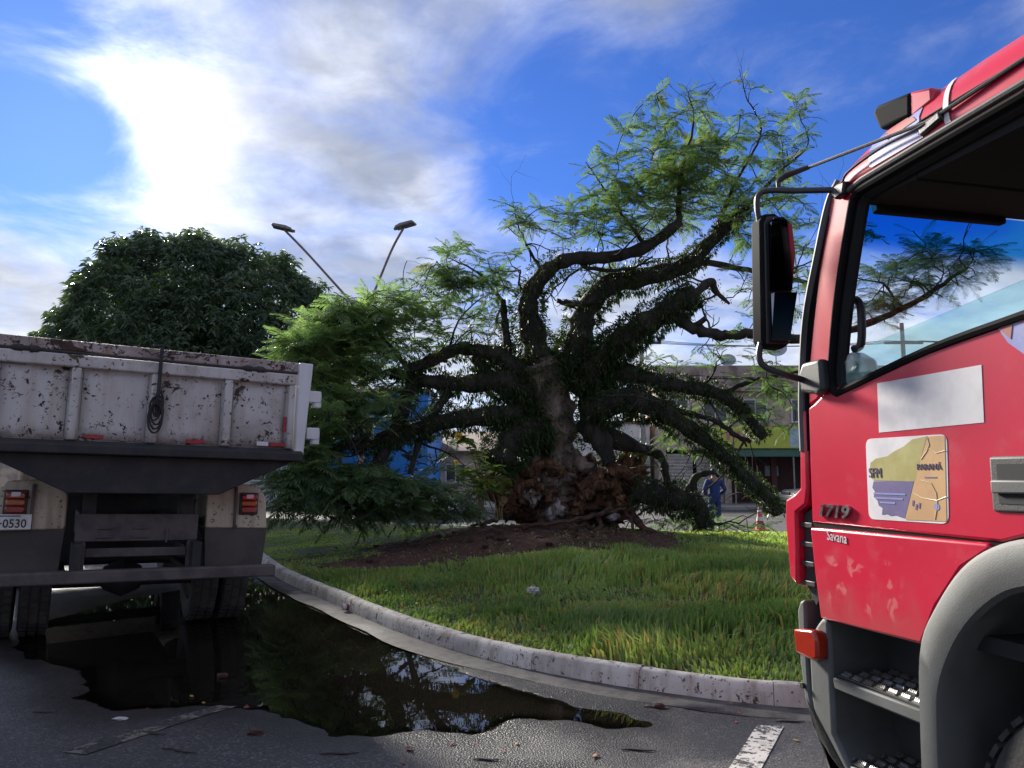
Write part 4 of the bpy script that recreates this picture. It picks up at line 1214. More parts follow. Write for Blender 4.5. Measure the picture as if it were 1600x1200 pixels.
    arm2 = [v3(1190, 530, MY + .04), v3(1186, 556, MY + .04), v3(1195, 573, MY + .03), v3(1225, 585, MY), s3(1262, 595, -.015), s3(1280, 598, .0)]
    mb = MB(); mb.tube([tuple(p) for p in catmull(arm2, 5)], .0135, 10); mb.build('mirror_arm', M['black'], T)
    b0, b1 = rs(1262, 618, 0), rs(1296, 565, 0)
    mb = MB(); mb.prism([(b0[0] - .01, b0[1] + .01), (b0[0] - .005, b1[1] - .03), (b0[0] - .03, b1[1] + .01), (b1[0] - .00, b1[1] + .012), (b1[0] - .01, b0[1] + .0), (b1[0] + .03, b0[1] - .01)], -.045, .002, 'x'); mb.build('mirror_mount', M['black'], T, .016, seg=3)
    p0 = rs(1318, 297, 0)
    mb = MB(); mb.prism([(p0[0] + .05, p0[1] + .012), (p0[0] + .02, p0[1] - .035), (p0[0] - .03, p0[1] - .03), (p0[0] - .045, p0[1] + .02), (p0[0] - .0, p0[1] + .025)], -.03, .004, 'x'); mb.build('mirror_mount', M['black'], T, .008)
    # --- roof stay bar, its bracket and cable
    kn = v3(1216, 283, MY + .03)
    br = s3(1450, 190, -.01); en = s3(1600, 92, .0)
    e2_ = tuple(Vector(br) + (Vector(en) - Vector(br)) * 2.2)
    mb = MB(); mb.tube([v3(1262, 262, MY - .06), br, e2_], [.0075, .0075, .0075], 8); mb.tube([kn, v3(1228, 274, MY + .01), v3(1264, 261, MY - .065)], [.012, .014, .010], 10); mb.tube([kn, v3(1217, 297, MY + .03)], .010, 8)
    mb.build('stay_bar', M['black'], T)
    mb = MB(); mb.tube([tuple(p) for p in catmull([s3(1316, 285, -.012), s3(1326, 268, -.012), s3(1375, 232, -.016), s3(1435, 200, -.018), br], 5)], .005, 6); mb.build('stay_cable', M['black'], T)
    mb = MB(); mb.box((.012, br[1] - .01, br[2] - .012), (.06, .10, .035), (R(-12), 0, 0)); mb.build('stay_bracket', M['black'], T, .008)
    # roof marker lamp
    a, b, c, d = rs(1372, 172, .05), rs(1430, 150, .05), rs(1433, 172, .05), rs(1384, 200, .05)
    mb = MB(); mb.prism([(a[0], a[1] - .02), (a[0] - .02, a[1] + .005), (b[0] - .01, b[1] + .01), (c[0], c[1] - .03), (d[0], d[1] - .012)], .02, .17, 'x'); lampo = mb.build('marker_lamp', M['rubber'], T, .016, seg=3)
    mb = MB(); mb.prism([(b[0] - .0, b[1] + .012), (b[0] - .10, b[1] - .02), (b[0] - .10, b[1] - .07), (c[0] + .01, c[1] - .03)], .025, .165, 'x'); mb.build('lamp_foot', M['red'], lampo, .01)
    # --- stickers and lettering on the door
    def flat(name, pts, mat, par, x=-.0015, th=.0012):
        mb = MB(); mb.prism(pts, x, x + th, 'x'); return mb.build(name, M[mat], par, smooth=0)
    S = lambda *pp: [rs(px, py, 0) for px, py in pp]
    flat('blank_sticker', S((1371, 599), (1534, 570), (1538, 660), (1374, 676)), 'white_vinyl', door)
    def rounded(pts, r, k=5):
        out = []; n = len(pts)
        for i in range(n):
            p = Vector(pts[i]); a = (Vector(pts[i - 1]) - p).normalized(); b = (Vector(pts[(i + 1) % n]) - p).normalized()
            for j in range(k + 1):
                t = j / k; q0 = p + a * r; q1 = p + b * r
                out.append(tuple((q0.lerp(p, t)).lerp(p.lerp(q1, t), t)))
        return out
    stick = flat('map_sticker', rounded(S((1353, 686), (1480, 678), (1483, 819), (1358, 811)), .03), 'white_vinyl', door)
    z1 = -.0027
    torn = lambda pp: [(y + random.uniform(-.003, .003), z + random.uniform(-.003, .003)) for y, z in pp]
    flat('map_print', rounded(S((1450, 682), (1477, 681), (1480, 815), (1415, 812), (1430, 752)), .008), 'tan_vinyl', stick, z1)
    flat('olive_print', torn(S((1450, 682), (1425, 686), (1412, 698), (1396, 706), (1388, 712), (1370, 716), (1362, 724), (1360, 734), (1361, 744), (1366, 751), (1430, 751))), 'olive_vinyl', stick, z1)
    jag = [(1366, 752), (1364, 762), (1368, 768), (1366, 776), (1372, 782), (1374, 790), (1380, 794), (1379, 804), (1386, 803), (1392, 806), (1400, 805), (1408, 808), (1415, 810)]
    flat('violet_print', S((1429, 752), *jag), 'purple_vinyl', stick, z1)
    z2 = -.0037
    for pts in (((1440, 718), (1449, 705), (1453, 695), (1450, 684)), ((1452, 700), (1464, 708), (1478, 704)), ((1440, 750), (1456, 755), (1464, 770), (1466, 790), (1462, 812)), ((1428, 770), (1442, 778), (1465, 782), (1480, 776))):
        mb = MB(); mb.tube([(z2 + .0006, *rs(px, py, 0)) for px, py in pts], .0012, 6); mb.build('map_road', M['cream_vinyl'], stick)
    def side_text(body, px, py, size, mat, par, x=-.004, ext=.0008, shear=0.0, xs_=1.0, tilt=0.0, bold=0.0):
        y, z = rs(px, py, 0)
        MM = Matrix.Translation((x, y, z)) @ Matrix.Rotation(R(-90), 4, 'Z') @ Matrix.Rotation(R(90), 4, 'X') @ Matrix.Rotation(tilt, 4, 'Z')
        return text_part('lettering', body, size, M[mat], par, MM, ext, shear, xscale=xs_, bold=bold)
    side_text('SFM', 1359, 746, .050, 'dark_print', stick, xs_=.80)
    side_text('PARAN\u00c1', 1434, 734, .029, 'dark_print', stick, xs_=.95)
    for (px, py, w) in ((1366, 771, 50), (1368, 778, 44), (1376, 785, 24)):
        (y0, zz), (y1, _) = rs(px, py, 0), rs(px + w, py, 0)
        mb = MB(); mb.span(z2, z2 + .001, y0, y1, zz - .003, zz + .003); mb.build('small_print', M['blue_vinyl'], stick)
    (y0, zz), (y1, _) = rs(1446, 746, 0), rs(1465, 746, 0)
    mb = MB(); mb.span(z2, z2 + .001, y0, y1, zz - .002, zz + .002); mb.build('small_print', M['purple_vinyl'], stick)
    for px, py in ((1428, 786), (1433, 792), (1438, 790)):
        y0, zz = rs(px, py, 0)
        mb = MB(); mb.box((z2 + .0005, y0, zz), (.001, .007, .020), (R(15), 0, 0)); mb.build('crest_mark', M['purple_vinyl'], stick)
    y0, zz = rs(1465, 792, 0)
    mb = MB(); mb.lathe([(.001, z2), (.012, z2), (.012, z2 + .001), (.001, z2 + .001)], 12, 'x', (0, y0, zz)); mb.build('crest_mark', M['blue_vinyl'], stick)
    # peeling decals at the window corner and on the roof side
    flat('door_decal', torn(S((1557, 511), (1580, 498), (1640, 470), (1640, 580), (1600, 552), (1576, 534))), 'blue_vinyl', door)
    flat('decal_remnant', torn(S((1556, 509), (1575, 500), (1600, 492), (1600, 503), (1583, 505), (1580, 530))), 'brown_vinyl', door, -.003)
    # chrome model number and white script
    o = side_text('1719', 1281, 806, .068, 'chrome', door, x=-.008, ext=.006, shear=.22, bold=.0016, xs_=1.40, tilt=R(0)); o.name = 'model_number'
    o = side_text('Savana', 1297, 843, .056, 'white_vinyl', door, x=-.0145, ext=.0008, xs_=.80, tilt=R(-3)); o.name = 'script_lettering'
    # roof-side decals (laid on the curved roof skin)
    def roof_z(y, x):
        ys_ = [a for a, _ in st_y][::-1]; zs_ = [b for _, b in st_y][::-1]
        zt_ = np.interp(y, ys_, zs_); u = abs((x - W / 2) / (W / 2))
        return 2.722 + (zt_ - 2.722) * max(0, 1 - min(u, 1) ** 14) ** .42
    def roof_patch(name, mat, ya, yb, ta, tb, skew=0.0, lift=.003, jag_=.0):
        """patch given by run along y and by arc position across the roof edge"""
        mb = MB(); ny_, nt_ = 12, 10
        xs_ = [0.0004, .001, .003, .008, .018, .035, .06, .09, .13, .17]
        for i in range(ny_ + 1):
            for j in range(nt_):
                t = ta + (tb - ta) * j / (nt_ - 1)
                y = ya + (yb - ya) * i / ny_ + skew * j / (nt_ - 1)
                y += (random.uniform(-jag_, jag_) if i in (0, ny_) else 0)
                x = np.interp(t, np.linspace(0, 1, len(xs_)), xs_)
                e = .004
                z0 = roof_z(y, x); zx = (roof_z(y, x + e) - z0) / e
                nrm = Vector((-zx, 0, 1)).normalized()
                mb.v.append(tuple(Vector((x, y, z0)) + nrm * lift))
        for i in range(ny_):
            for j in range(nt_ - 1):
                q = i * nt_ + j; mb.f.append((q, q + 1, q + nt_ + 1, q + nt_))
        return mb.build(name, M[mat], roof, smooth=60)
    roof_patch('roof_decal', 'blue_vinyl', -.45, -.70, 0.0, .62, .03, .003, .012)
    roof_patch('decal_remnant', 'brown_vinyl', -.53, -.66, .38, .58, .05, .005, .02)
    roof_patch('reflective_strip', 'white_vinyl', -.805, -.828, 0.0, .70, .03, .004)
    # door handle
    h0 = rs(1548, 722, 0)
    mb = MB(); mb.prism([(h0[0], 1.49), (h0[0], 1.655), (h0[0] - .30, 1.655), (h0[0] - .30, 1.49)], -.008, .01, 'x'); hd = mb.build('door_handle', M['greydark'], door, .008)
    mb = MB(); mb.prism([(h0[0] - .028, 1.515), (h0[0] - .028, 1.632), (h0[0] - .28, 1.632), (h0[0] - .28, 1.515)], -.0095, -.006, 'x'); mb.build('handle_recess', M['interior'], hd)
    mb = MB(); mb.prism([(h0[0] - .012, 1.545), (h0[0] - .012, 1.585), (h0[0] - .27, 1.585), (h0[0] - .27, 1.545)], -.022, -.010, 'x'); mb.build('handle_grip', M['grey'], hd, .006)
    # --- equipment body behind the cab
    mb = MB(); mb.span(.0, W, -6.8, -1.95, 1.05, 2.95); body = mb.build('equipment_body', M['red'], T, .03)
    for s, x0 in ((-1, 0), (1, W)):
        for i in range(3):
            y0 = -2.15 - i * 1.5
            for k in range(12):
                mb = MB(); mb.span(x0 - s * .0, x0 + s * .012, y0 - 1.3, y0, 1.22 + k * .125, 1.335 + k * .125); mb.build('shutter_slat', M['steel'], body, .004)
    for x in (.75, 1.55):
        mb = MB(); mb.span(x - .05, x + .05, -6.8, -.2, .70, .95); mb.build('chassis_rail', M['interior'], T)
    mb = MB(); mb.tube([(.2, WC[0], .5), (W - .2, WC[0], .5)], .07, 10); mb.build('axle', M['interior'], T)
    mb = MB(); mb.tube([(.2, -5.0, .5), (W - .2, -5.0, .5)], .09, 10); mb.build('axle', M['interior'], T)
    return T
fire_truck()
# ------------------------------------------------------------------ trees: tools
def frond_template(npair=11, fine=False, droop=.28):
    """feathery compound leaf of unit length along +x, built of pinnae (or of leaflets when fine)"""
    V, F = [], []
    def quad(a, b, c, d):
        o = len(V); V.extend([a, b, c, d]); F.append((o, o + 1, o + 2, o + 3))
    rz = lambda t: -droop * t * t
    for i in range(4):
        t0, t1 = i / 4, (i + 1) / 4
        w = .010 * (1 - t0 * .6)
        quad((t0, -w, rz(t0)), (t1, -w * .8, rz(t1)), (t1, w * .8, rz(t1)), (t0, w, rz(t0)))
    for i in range(npair):
        t = .16 + .82 * i / (npair - 1)
        L = .30 * math.sin(math.pi * (0.16 + .80 * (t ** .85))) + .05
        for s in (-1, 1):
            ang = R(62 - 26 * t) + random.uniform(-.12, .12)
            d = Vector((math.cos(ang), s * math.sin(ang), -.22 + random.uniform(-.15, .12))).normalized()
            sd = Vector((-d.y, d.x, 0)).normalized()
            b = Vector((t, 0, rz(t)))
            if not fine:
                w = .025
                m = b + d * L * .5 + Vector((0, 0, .012))
                quad(tuple(b), tuple(m - sd * w), tuple(b + d * L + Vector((0, 0, -.03))), tuple(m + sd * w))
            else:
                k = 9
                for j in range(k):
                    u = (j + .6) / k
                    q = b + d * (L * u) + Vector((0, 0, -.04 * u * u))
                    ll = .042 * (1 - .5 * u)
                    for e in (-1, 1):
                        dd = (sd * e * .9 + d * .45).normalized()
                        sx = Vector((-dd.y, dd.x, 0)) * .0095
                        quad(tuple(q), tuple(q + dd * ll * .5 - sx), tuple(q + dd * ll), tuple(q + dd * ll * .5 + sx))
    return np.array(V), np.array(F)
def place_templates(tmpl, P, D, scale, roll):
    """copies of a template with +x turned along D"""
    V, F = tmpl
    D = D / np.linalg.norm(D, axis=1, keepdims=True)
    up = np.tile([0, 0, 1.0], (len(P), 1))
    Sd = np.cross(up, D); l = np.linalg.norm(Sd, axis=1, keepdims=True); Sd = np.where(l < 1e-3, [[0, 1, 0]], Sd / np.maximum(l, 1e-6))
    U = np.cross(D, Sd)
    c, s = np.cos(roll)[:, None], np.sin(roll)[:, None]
    S2 = Sd * c + U * s; U2 = U * c - Sd * s
    B = np.stack([D, S2, U2], 1)                         # rows = axes
    W = np.einsum('vk,nkc->nvc', V, B) * scale[:, None, None] + P[:, None, :]
    FF = F[None] + (np.arange(len(P)) * len(V))[:, None, None]
    return W.reshape(-1, 3), FF.reshape(-1, F.shape[1])

# ------------------------------------------------------------------ the uprooted tree
def fallen_tree():
    base = at(875, 815, 16.2)
    T = empty('uprooted_tree', (base.x, base.y, float(island_h(np.array([base.x]), np.array([base.y]))[0])), 0,
              'large uprooted tree with feathery leaves, vine-covered limbs and a torn root stump', 'tree')
    off = Vector(T.location)
    loc = lambda p: Vector(p) - off
    limbs = [  # (points px, py, depth, radius), leafy cover density, bare part
        ('trunk', [(868, 818, 16.3, .66), (866, 780, 16.3, .58), (867, 740, 16.2, .50), (868, 700, 16.2, .44), (862, 645, 16.1, .47), (852, 595, 16, .48), (846, 560, 16, .40)], .55),
        ('limb', [(846, 585, 16, .42), (832, 520, 15.9, .30), (826, 470, 15.8, .24), (850, 428, 15.7, .20), (890, 405, 15.6, .165), (950, 402, 15.5, .15), (1010, 385, 15.4, .14), (1064, 346, 15.3, .11)], .75),
        ('limb', [(880, 600, 16, .42), (905, 530, 16, .33), (915, 485, 16, .28), (950, 447, 16.1, .26), (1010, 432, 16.2, .24), (1070, 415, 16.2, .20), (1110, 378, 16.3, .16), (1168, 322, 16.5, .09)], 1.0),
        ('limb', [(905, 610, 16, .40), (950, 552, 15.6, .33), (1000, 512, 15.2, .27), (1050, 482, 15, .27), (1088, 455, 14.9, .20)], 1.3),
        ('limb', [(1055, 492, 15, .17), (1090, 516, 14.8, .13), (1140, 524, 14.5, .11), (1180, 521, 14.2, .10), (1260, 530, 13.6, .09), (1340, 512, 13, .07), (1430, 472, 12.4, .05), (1510, 420, 12, .03)], .0),
        ('limb', [(920, 620, 16, .34), (960, 582, 15.7, .24), (1045, 600, 15.2, .17), (1116, 613, 15, .15), (1158, 642, 14.9, .135), (1195, 684, 14.8, .115)], 1.0),
        ('limb', [(915, 640, 15.9, .36), (990, 626, 15.2, .27), (1059, 658, 14.8, .20), (1119, 703, 14.6, .16), (1158, 740, 14.6, .15), (1201, 779, 14.6, .14), (1216, 803, 14.6, .13)], 1.1),
        ('limb', [(835, 605, 16, .36), (785, 560, 15.7, .22), (748, 548, 15.5, .17), (715, 545, 15.3, .15), (675, 563, 15.1, .14), (636, 577, 15, .11)], .6),
        ('limb', [(835, 620, 16, .34), (790, 596, 15.6, .25), (721, 600, 15.3, .20), (656, 594, 15.1, .16), (611, 580, 15, .09)], 1.0),
        ('limb', [(652, 594, 15.1, .15), (638, 615, 15, .15), (625, 657, 14.9, .15), (601, 700, 14.8, .16), (585, 736, 14.7, .17)], .5),
        ('limb', [(838, 650, 16, .34), (790, 648, 15.6, .26), (721, 654, 15.3, .21), (656, 668, 15, .18), (602, 692, 14.8, .14), (551, 696, 14.6, .10), (515, 706, 14.5, .06)], 1.1),
        ('limb', [(738, 556, 15.5, .12), (768, 590, 15.6, .15), (800, 625, 15.7, .18)], .9),
        ('limb', [(702, 611, 15.3, .11), (676, 648, 15.1, .10), (655, 690, 15, .08), (640, 740, 14.9, .06)], .4),
        ('limb', [(798, 590, 15.9, .12), (794, 545, 15.8, .10), (789, 505, 15.8, .09), (786, 468, 15.8, .07)], .5),
        ('limb', [(840, 660, 15.9, .42), (800, 690, 15.5, .36), (776, 735, 15.4, .26)], 1.6),
        ('limb', [(920, 660, 15.9, .38), (940, 690, 15.6, .26), (952, 725, 15.5, .16)], .2),
        ('limb', [(940, 680, 15.9, .30), (1000, 700, 15.7, .14), (1030, 712, 15.6, .11), (1040, 738, 15.5, .09), (1045, 775, 15.5, .07)], .1),
        ('limb', [(990, 770, 15.6, .22), (1045, 778, 15.3, .26), (1090, 790, 15.2, .21), (1100, 826, 15.1, .15)], 1.1),
        ('limb', [(1072, 775, 15.3, .10), (1088, 745, 15.3, .085), (1110, 738, 15.4, .07)], .1),
        ('limb', [(605, 645, 15, .07), (570, 640, 14.9, .06), (533, 620, 14.7, .04), (500, 590, 14.6, .02)], .0),
        ('limb', [(1030, 428, 16.2, .10), (1100, 412, 16.2, .085), (1180, 424, 16.2, .065), (1262, 442, 16.3, .045), (1300, 450, 16.3, .02)], .0),
        ('limb', [(1108, 380, 16.3, .08), (1150, 285, 16.5, .045), (1188, 205, 16.6, .026), (1165, 150, 16.7, .016), (1155, 108, 16.7, .007)], .0),
        ('limb', [(1060, 348, 15.3, .08), (1062, 280, 15.4, .045), (1084, 190, 15.5, .022), (1072, 138, 15.5, .008)], .0),
        ('limb', [(1166, 324, 16.5, .06), (1225, 262, 16.6, .035), (1262, 225, 16.7, .02), (1240, 160, 16.7, .008)], .0),
        ('limb', [(1008, 386, 15.4, .055), (965, 325, 15.3, .03), (915, 252, 15.2, .010)], .0),
        ('limb', [(852, 428, 15.7, .05), (822, 382, 15.6, .03), (802, 325, 15.6, .010)], .0),
        ('limb', [(786, 470, 15.8, .05), (745, 425, 15.6, .03), (700, 402, 15.5, .012)], .0),
        ('limb', [(640, 578, 15, .06), (600, 530, 14.9, .04), (555, 480, 14.8, .02), (520, 455, 14.7, .01)], .0),
        ('limb', [(1088, 458, 14.9, .10), (1110, 440, 15.0, .10), (1118, 455, 15, .07), (1140, 475, 15, .03)], .1),
        ('limb', [(870, 470, 15.8, .06), (900, 475, 15.7, .07), (930, 472, 15.6, .05)], .0),
        ('limb', [(900, 405, 15.6, .05), (920, 418, 15.6, .05), (980, 422, 15.7, .04), (1020, 400, 15.8, .02)], .0),
        ('limb', [(1120, 622, 15, .07), (1160, 600, 14.9, .06), (1200, 590, 14.7, .05), (1250, 580, 14.5, .03)], .0),
        ('limb', [(1050, 640, 15, .08), (1110, 655, 14.9, .06), (1150, 680, 14.8, .06), (1172, 690, 14.8, .05)], .0),
        ('limb', [(1170, 521, 14.2, .05), (1200, 500, 14.0, .035), (1235, 440, 13.9, .02), (1260, 380, 13.9, .01)], .0),
    ]
    nodes, eP, eN, eR, eC = [], [], [], [], []
    for name, pts, cover in limbs:
        Q = catmull([(*at(p[0], p[1], p[2]), p[3]) for p in pts], 7)
        n = 16 if name == 'trunk' else (12 if Q[0, 3] > .12 else 7)
        mb = MB()
        rad = Q[:, 3] * (.86 if name == 'limb' else 1) * (1 + .10 * np.sin(np.arange(len(Q)) * 1.3 + random.random() * 6) + rng.normal(0, .05, len(Q)))
        if cover == 0: Q[:, :3] += rng.normal(0, .012, (len(Q), 3))
        mb.tube([loc(q[:3]) for q in Q], rad, n, jit=.07 if n > 7 else .0)
        mb.build('trunk' if name == 'trunk' else ('limb' if Q[0, 3] > .12 else 'branch'), M['pale_bark'] if name == 'trunk' else M['bark'], T, smooth=80)
        nodes += [Q[i, :3] for i in range(len(Q) // 3, len(Q))] if name != 'trunk' else []
        if cover > 0:
            L = np.linalg.norm(np.diff(Q[:, :3], axis=0), axis=1)
            for i in range(len(L)):
                r = (Q[i, 3] + Q[i + 1, 3]) / 2
                cv = cover
                if name == 'trunk' and i < 22: cv = .10 if i < 16 else .35
                if name == 'limb' and cover == .75 and i > 26: cv = .12
                cv *= random.uniform(.35, 1.5)
                m = int(L[i] * cv * (700 + 2400 * r))
                if m <= 0: continue
                u = rng.random((m, 1)); P = Q[i, :3] * (1 - u) + Q[i + 1, :3] * u
                ax = (Q[i + 1, :3] - Q[i, :3]) / L[i]
                a = rng.normal(0, 1, (m, 3)); a -= (a @ ax)[:, None] * ax; a /= np.linalg.norm(a, axis=1, keepdims=True)
                eP.append(P + a * r * (rng.uniform(.85, 1.12, (m, 1)) + .35 * np.clip(np.sin(P[:, :1] * 9 + 3 * np.sin(P[:, 2:3] * 7)), 0, 1))); eN.append(a); eR.append(np.full(m, r)); eC.append(np.full(m, cv))
    # bare side branches and broken stubs
    src = [(np.array(q), l) for l, (nm_, pts_, cv_) in enumerate(limbs) if nm_ != 'trunk' for q in catmull([(*at(p[0], p[1], p[2]), p[3]) for p in pts_], 5)[4:]]
    for k in range(190):
        q, li = random.choice(src)
        d = Vector((random.gauss(0, 1), random.gauss(0, .6), random.gauss(.25, .8))).normalized()
        stub = random.random() < .22
        L = random.uniform(.15, .4) if stub else random.uniform(.5, 1.9)
        r = min(q[3] * .5, random.uniform(.03, .07) if stub else random.uniform(.012, .032))
        pts, p_ = [Vector(q[:3])], Vector(q[:3])
        n_ = 3 if stub else 8
        for i in range(n_):
            d = (d + Vector((random.gauss(0, .28), random.gauss(0, .28), random.gauss(-.03, .25)))).normalized()
            p_ = p_ + d * (L / n_); pts.append(p_.copy())
        if pts[-1].z < .35: continue
        mb = MB(); mb.tube([loc(x) for x in pts], list(np.linspace(r, r * (.8 if stub else .25), n_ + 1)), 6)
        if not stub:
            for j in (3, 5):
                d2 = (d + Vector((random.gauss(0, .9), random.gauss(0, .9), random.gauss(0, .9)))).normalized()
                q2 = [pts[j] + d2 * (L * .10 * i) + Vector((0, 0, .02 * i * random.uniform(-1, 1))) for i in range(5)]
                mb.tube([loc(x) for x in q2], list(np.linspace(r * .5, r * .15, 5)), 5)
            nodes += [np.array(x) for x in pts[3:]]
        mb.build('stub' if stub else 'branch', M['bark'], T, smooth=80)
    # leaves of the climbing cover: narrow, hanging
    P = np.concatenate(eP); N = np.concatenate(eN); m = len(P)
    L = rng.uniform(.04, .105, m) * (0.7 + .9 * np.clip(np.concatenate(eR), 0, .4) / .3)
    D = N * rng.uniform(.3, 1.0, (m, 1)) + np.array([0, 0, -1.0]) * rng.uniform(-.5, .7, (m, 1)) + rng.normal(0, .25, (m, 3))
    D /= np.linalg.norm(D, axis=1, keepdims=True)
    Sd = np.cross(D, rng.normal(0, 1, (m, 3))); Sd /= np.linalg.norm(Sd, axis=1, keepdims=True)
    w = rng.uniform(.009, .017, m)[:, None]
    mid = P + D * (L * .5)[:, None] + N * .02
    tip = P + D * L[:, None] + np.array([0, 0, -1.0]) * (L * .25)[:, None]
    V = np.stack([P, mid - Sd * w, tip, mid + Sd * w], 1) - np.array(off)
    F = (np.arange(m) * 4)[:, None] + [0, 1, 2, 3]
    o = np_mesh('climbing_cover', V.reshape(-1, 3), F, M['epi'], T, rnd=np.repeat(rng.random(m) ** 1.6, 4))
    o['kind'] = 'stuff'
    print('cover leaves', m)
    # foliage: (px, py, rx, ry, depth, dz, sprays, frond length, pale, fine)
    blobs = [
        (1060, 215, 75, 70, 15.5, .8, 34, .42, 0, 0), (1010, 250, 60, 60, 15.4, .7, 26, .42, 0, 0), (1150, 250, 95, 80, 16.4, .9, 46, .42, 0, 0), (955, 285, 55, 45, 15.3, .6, 20, .40, 0, 0),
        (1000, 335, 105, 42, 15.4, .8, 48, .42, 0, 0), (1085, 300, 85, 60, 16, 1, 55, .42, 0, 0), (1200, 330, 80, 60, 16.5, .8, 30, .40, 0, 0), (1215, 215, 55, 55, 16.6, .6, 14, .36, 0, 0),
        (905, 345, 45, 35, 15.5, .5, 12, .40, 0, 0), (835, 350, 45, 35, 15.6, .5, 13, .38, 0, 0), (800, 335, 20, 25, 15.6, .3, 4, .34, 0, 0), (1070, 150, 45, 22, 15.5, .4, 7, .30, 0, 0), (1165, 160, 35, 40, 16.7, .4, 5, .28, 0, 0),
        (1240, 165, 22, 22, 16.7, .3, 4, .34, 0, 0), (1250, 400, 50, 70, 16.3, .7, 18, .36, 0, 0), (1160, 455, 70, 40, 15.6, .6, 9, .34, 0, 0), (1215, 480, 45, 40, 14.2, .5, 7, .36, 0, 0), (880, 440, 80, 40, 15.8, .5, 8, .32, 0, 0),
        (1050, 570, 45, 18, 15.3, .4, 6, .36, 0, 0), (1100, 560, 40, 20, 14.9, .4, 4, .34, 0, 0), (1190, 575, 50, 40, 14.6, .5, 13, .36, 0, 0), (1210, 640, 40, 45, 14.7, .5, 12, .34, 0, 0), (1120, 660, 70, 30, 15, .5, 12, .30, 0, 0), (1050, 700, 50, 30, 15.4, .5, 9, .32, 0, 0), (1150, 540, 40, 30, 14.8, .4, 6, .32, 0, 0),
        (735, 415, 60, 38, 15.5, .7, 26, .44, 0, 0), (690, 460, 60, 45, 15.3, .7, 26, .46, 0, 0), (765, 470, 40, 45, 15.8, .5, 12, .40, 0, 0), (720, 510, 60, 35, 15.4, .6, 14, .42, 0, 0), (800, 440, 30, 40, 15.7, .4, 7, .36, 0, 0),
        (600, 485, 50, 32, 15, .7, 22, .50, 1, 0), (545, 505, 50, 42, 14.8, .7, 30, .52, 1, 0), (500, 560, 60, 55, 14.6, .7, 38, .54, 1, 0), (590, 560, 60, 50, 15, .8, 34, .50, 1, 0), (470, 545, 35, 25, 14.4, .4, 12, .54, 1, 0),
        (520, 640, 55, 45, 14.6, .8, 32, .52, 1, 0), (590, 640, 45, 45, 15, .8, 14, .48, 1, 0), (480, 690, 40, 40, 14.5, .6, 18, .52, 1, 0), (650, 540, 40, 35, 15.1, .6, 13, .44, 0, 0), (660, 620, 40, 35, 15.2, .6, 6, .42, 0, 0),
        (470, 770, 55, 42, 13.7, .5, 34, .60, 0, 0), (545, 765, 60, 42, 13.8, .6, 40, .62, 0, 0), (620, 775, 55, 35, 14.2, .6, 32, .58, 0, 0), (690, 780, 45, 28, 14.8, .5, 20, .52, 0, 0), (700, 715, 35, 40, 16, .6, 8, .46, 0, 0), (740, 775, 35, 30, 16.4, .5, 12, .46, 0, 0),
        (1400, 440, 45, 35, 12.4, .35, 9, .42, 0, 1), (1455, 430, 55, 40, 12.1, .4, 12, .42, 0, 1), (1520, 405, 35, 28, 11.9, .25, 7, .44, 0, 1), (1430, 385, 30, 22, 12.2, .3, 4, .40, 0, 1), (1370, 480, 40, 25, 12.8, .3, 8, .40, 0, 1), (1345, 370, 25, 40, 13.8, .4, 5, .36, 0, 0),
        (1130, 824, 80, 9, 16.0, .4, 10, .36, 0, 0), (1060, 815, 40, 14, 15.6, .4, 10, .40, 0, 0),
    ]
    nodes = [np.array(q) for q in nodes]
    par, pos = [-1] * len(nodes), list(nodes)
    sprays = []
    for b in blobs:
        px, py, rx, ry, dep, dz, ns, fl, pale, fine = b
        for k in range(int(ns * (1.55 if pale else (2.2 if fine else 1.05)))):
            while True:
                u = rng.uniform(-1, 1, 3)
                if u @ u < 1: break
            c = at(px + u[0] * rx * 1.12, py + u[1] * ry * 1.12, dep + u[2] * dz * 1.2)
            gh = 0.25
            if c.z < gh + .25: c.z = gh + .25 + random.random() * .2
            sprays.append((np.array(c), fl, pale, fine))
    arr = np.array(pos); n0 = len(pos)
    dist = np.array([np.min(np.linalg.norm(arr - s[0], axis=1)) for s in sprays])
    order = np.argsort(dist)
    buf = np.zeros((n0 + 8 * len(sprays), 3)); buf[:n0] = arr; cnt = n0
    chains, tips, parent = [], [], {}
    for oi in order:
        c, fl, pale, fine = sprays[oi]
        d = np.linalg.norm(buf[:cnt] - c, axis=1)
        j = int(np.argmin(d)); a = buf[j].copy(); L = d[j]
        k = 4
        mids = []
        bend = rng.normal(0, .10, 3) * L + np.array([0, 0, .06 * L])
        for q in range(1, k + 1):
            t = q / k
            pnt = a * (1 - t) + c * t + bend * math.sin(math.pi * t)
            buf[cnt] = pnt; parent[cnt] = j if q == 1 else cnt - 1; mids.append(cnt); cnt += 1
        chains.append([j] + mids)
        tips.append((c, (c - a) / max(L, .05), fl, pale, fine))
    load = np.ones(cnt)
    for i in range(cnt - 1, n0 - 1, -1):
        if parent[i] >= n0: load[parent[i]] += load[i] * .5
    mb = MB()
    for ch in chains:
        rr = [min(.030, .0045 + .0034 * load[i] ** .5) if i >= n0 else .014 for i in ch]
        rr[0] = rr[1]
        mb.tube([loc(buf[i]) for i in ch], rr, 5, caps=False)
    tw = mb.build('twigs', M['bark'], T, smooth=80); tw['kind'] = 'stuff'
    # fronds round every twig end
    tm = [frond_template(n_, False, d_) for n_, d_ in ((13, .12), (14, .30), (15, .5), (12, .2))]
    tf = [frond_template(12, True, d_) for d_ in (.15, .35)]
    data = {0: [], 1: [], 2: []}
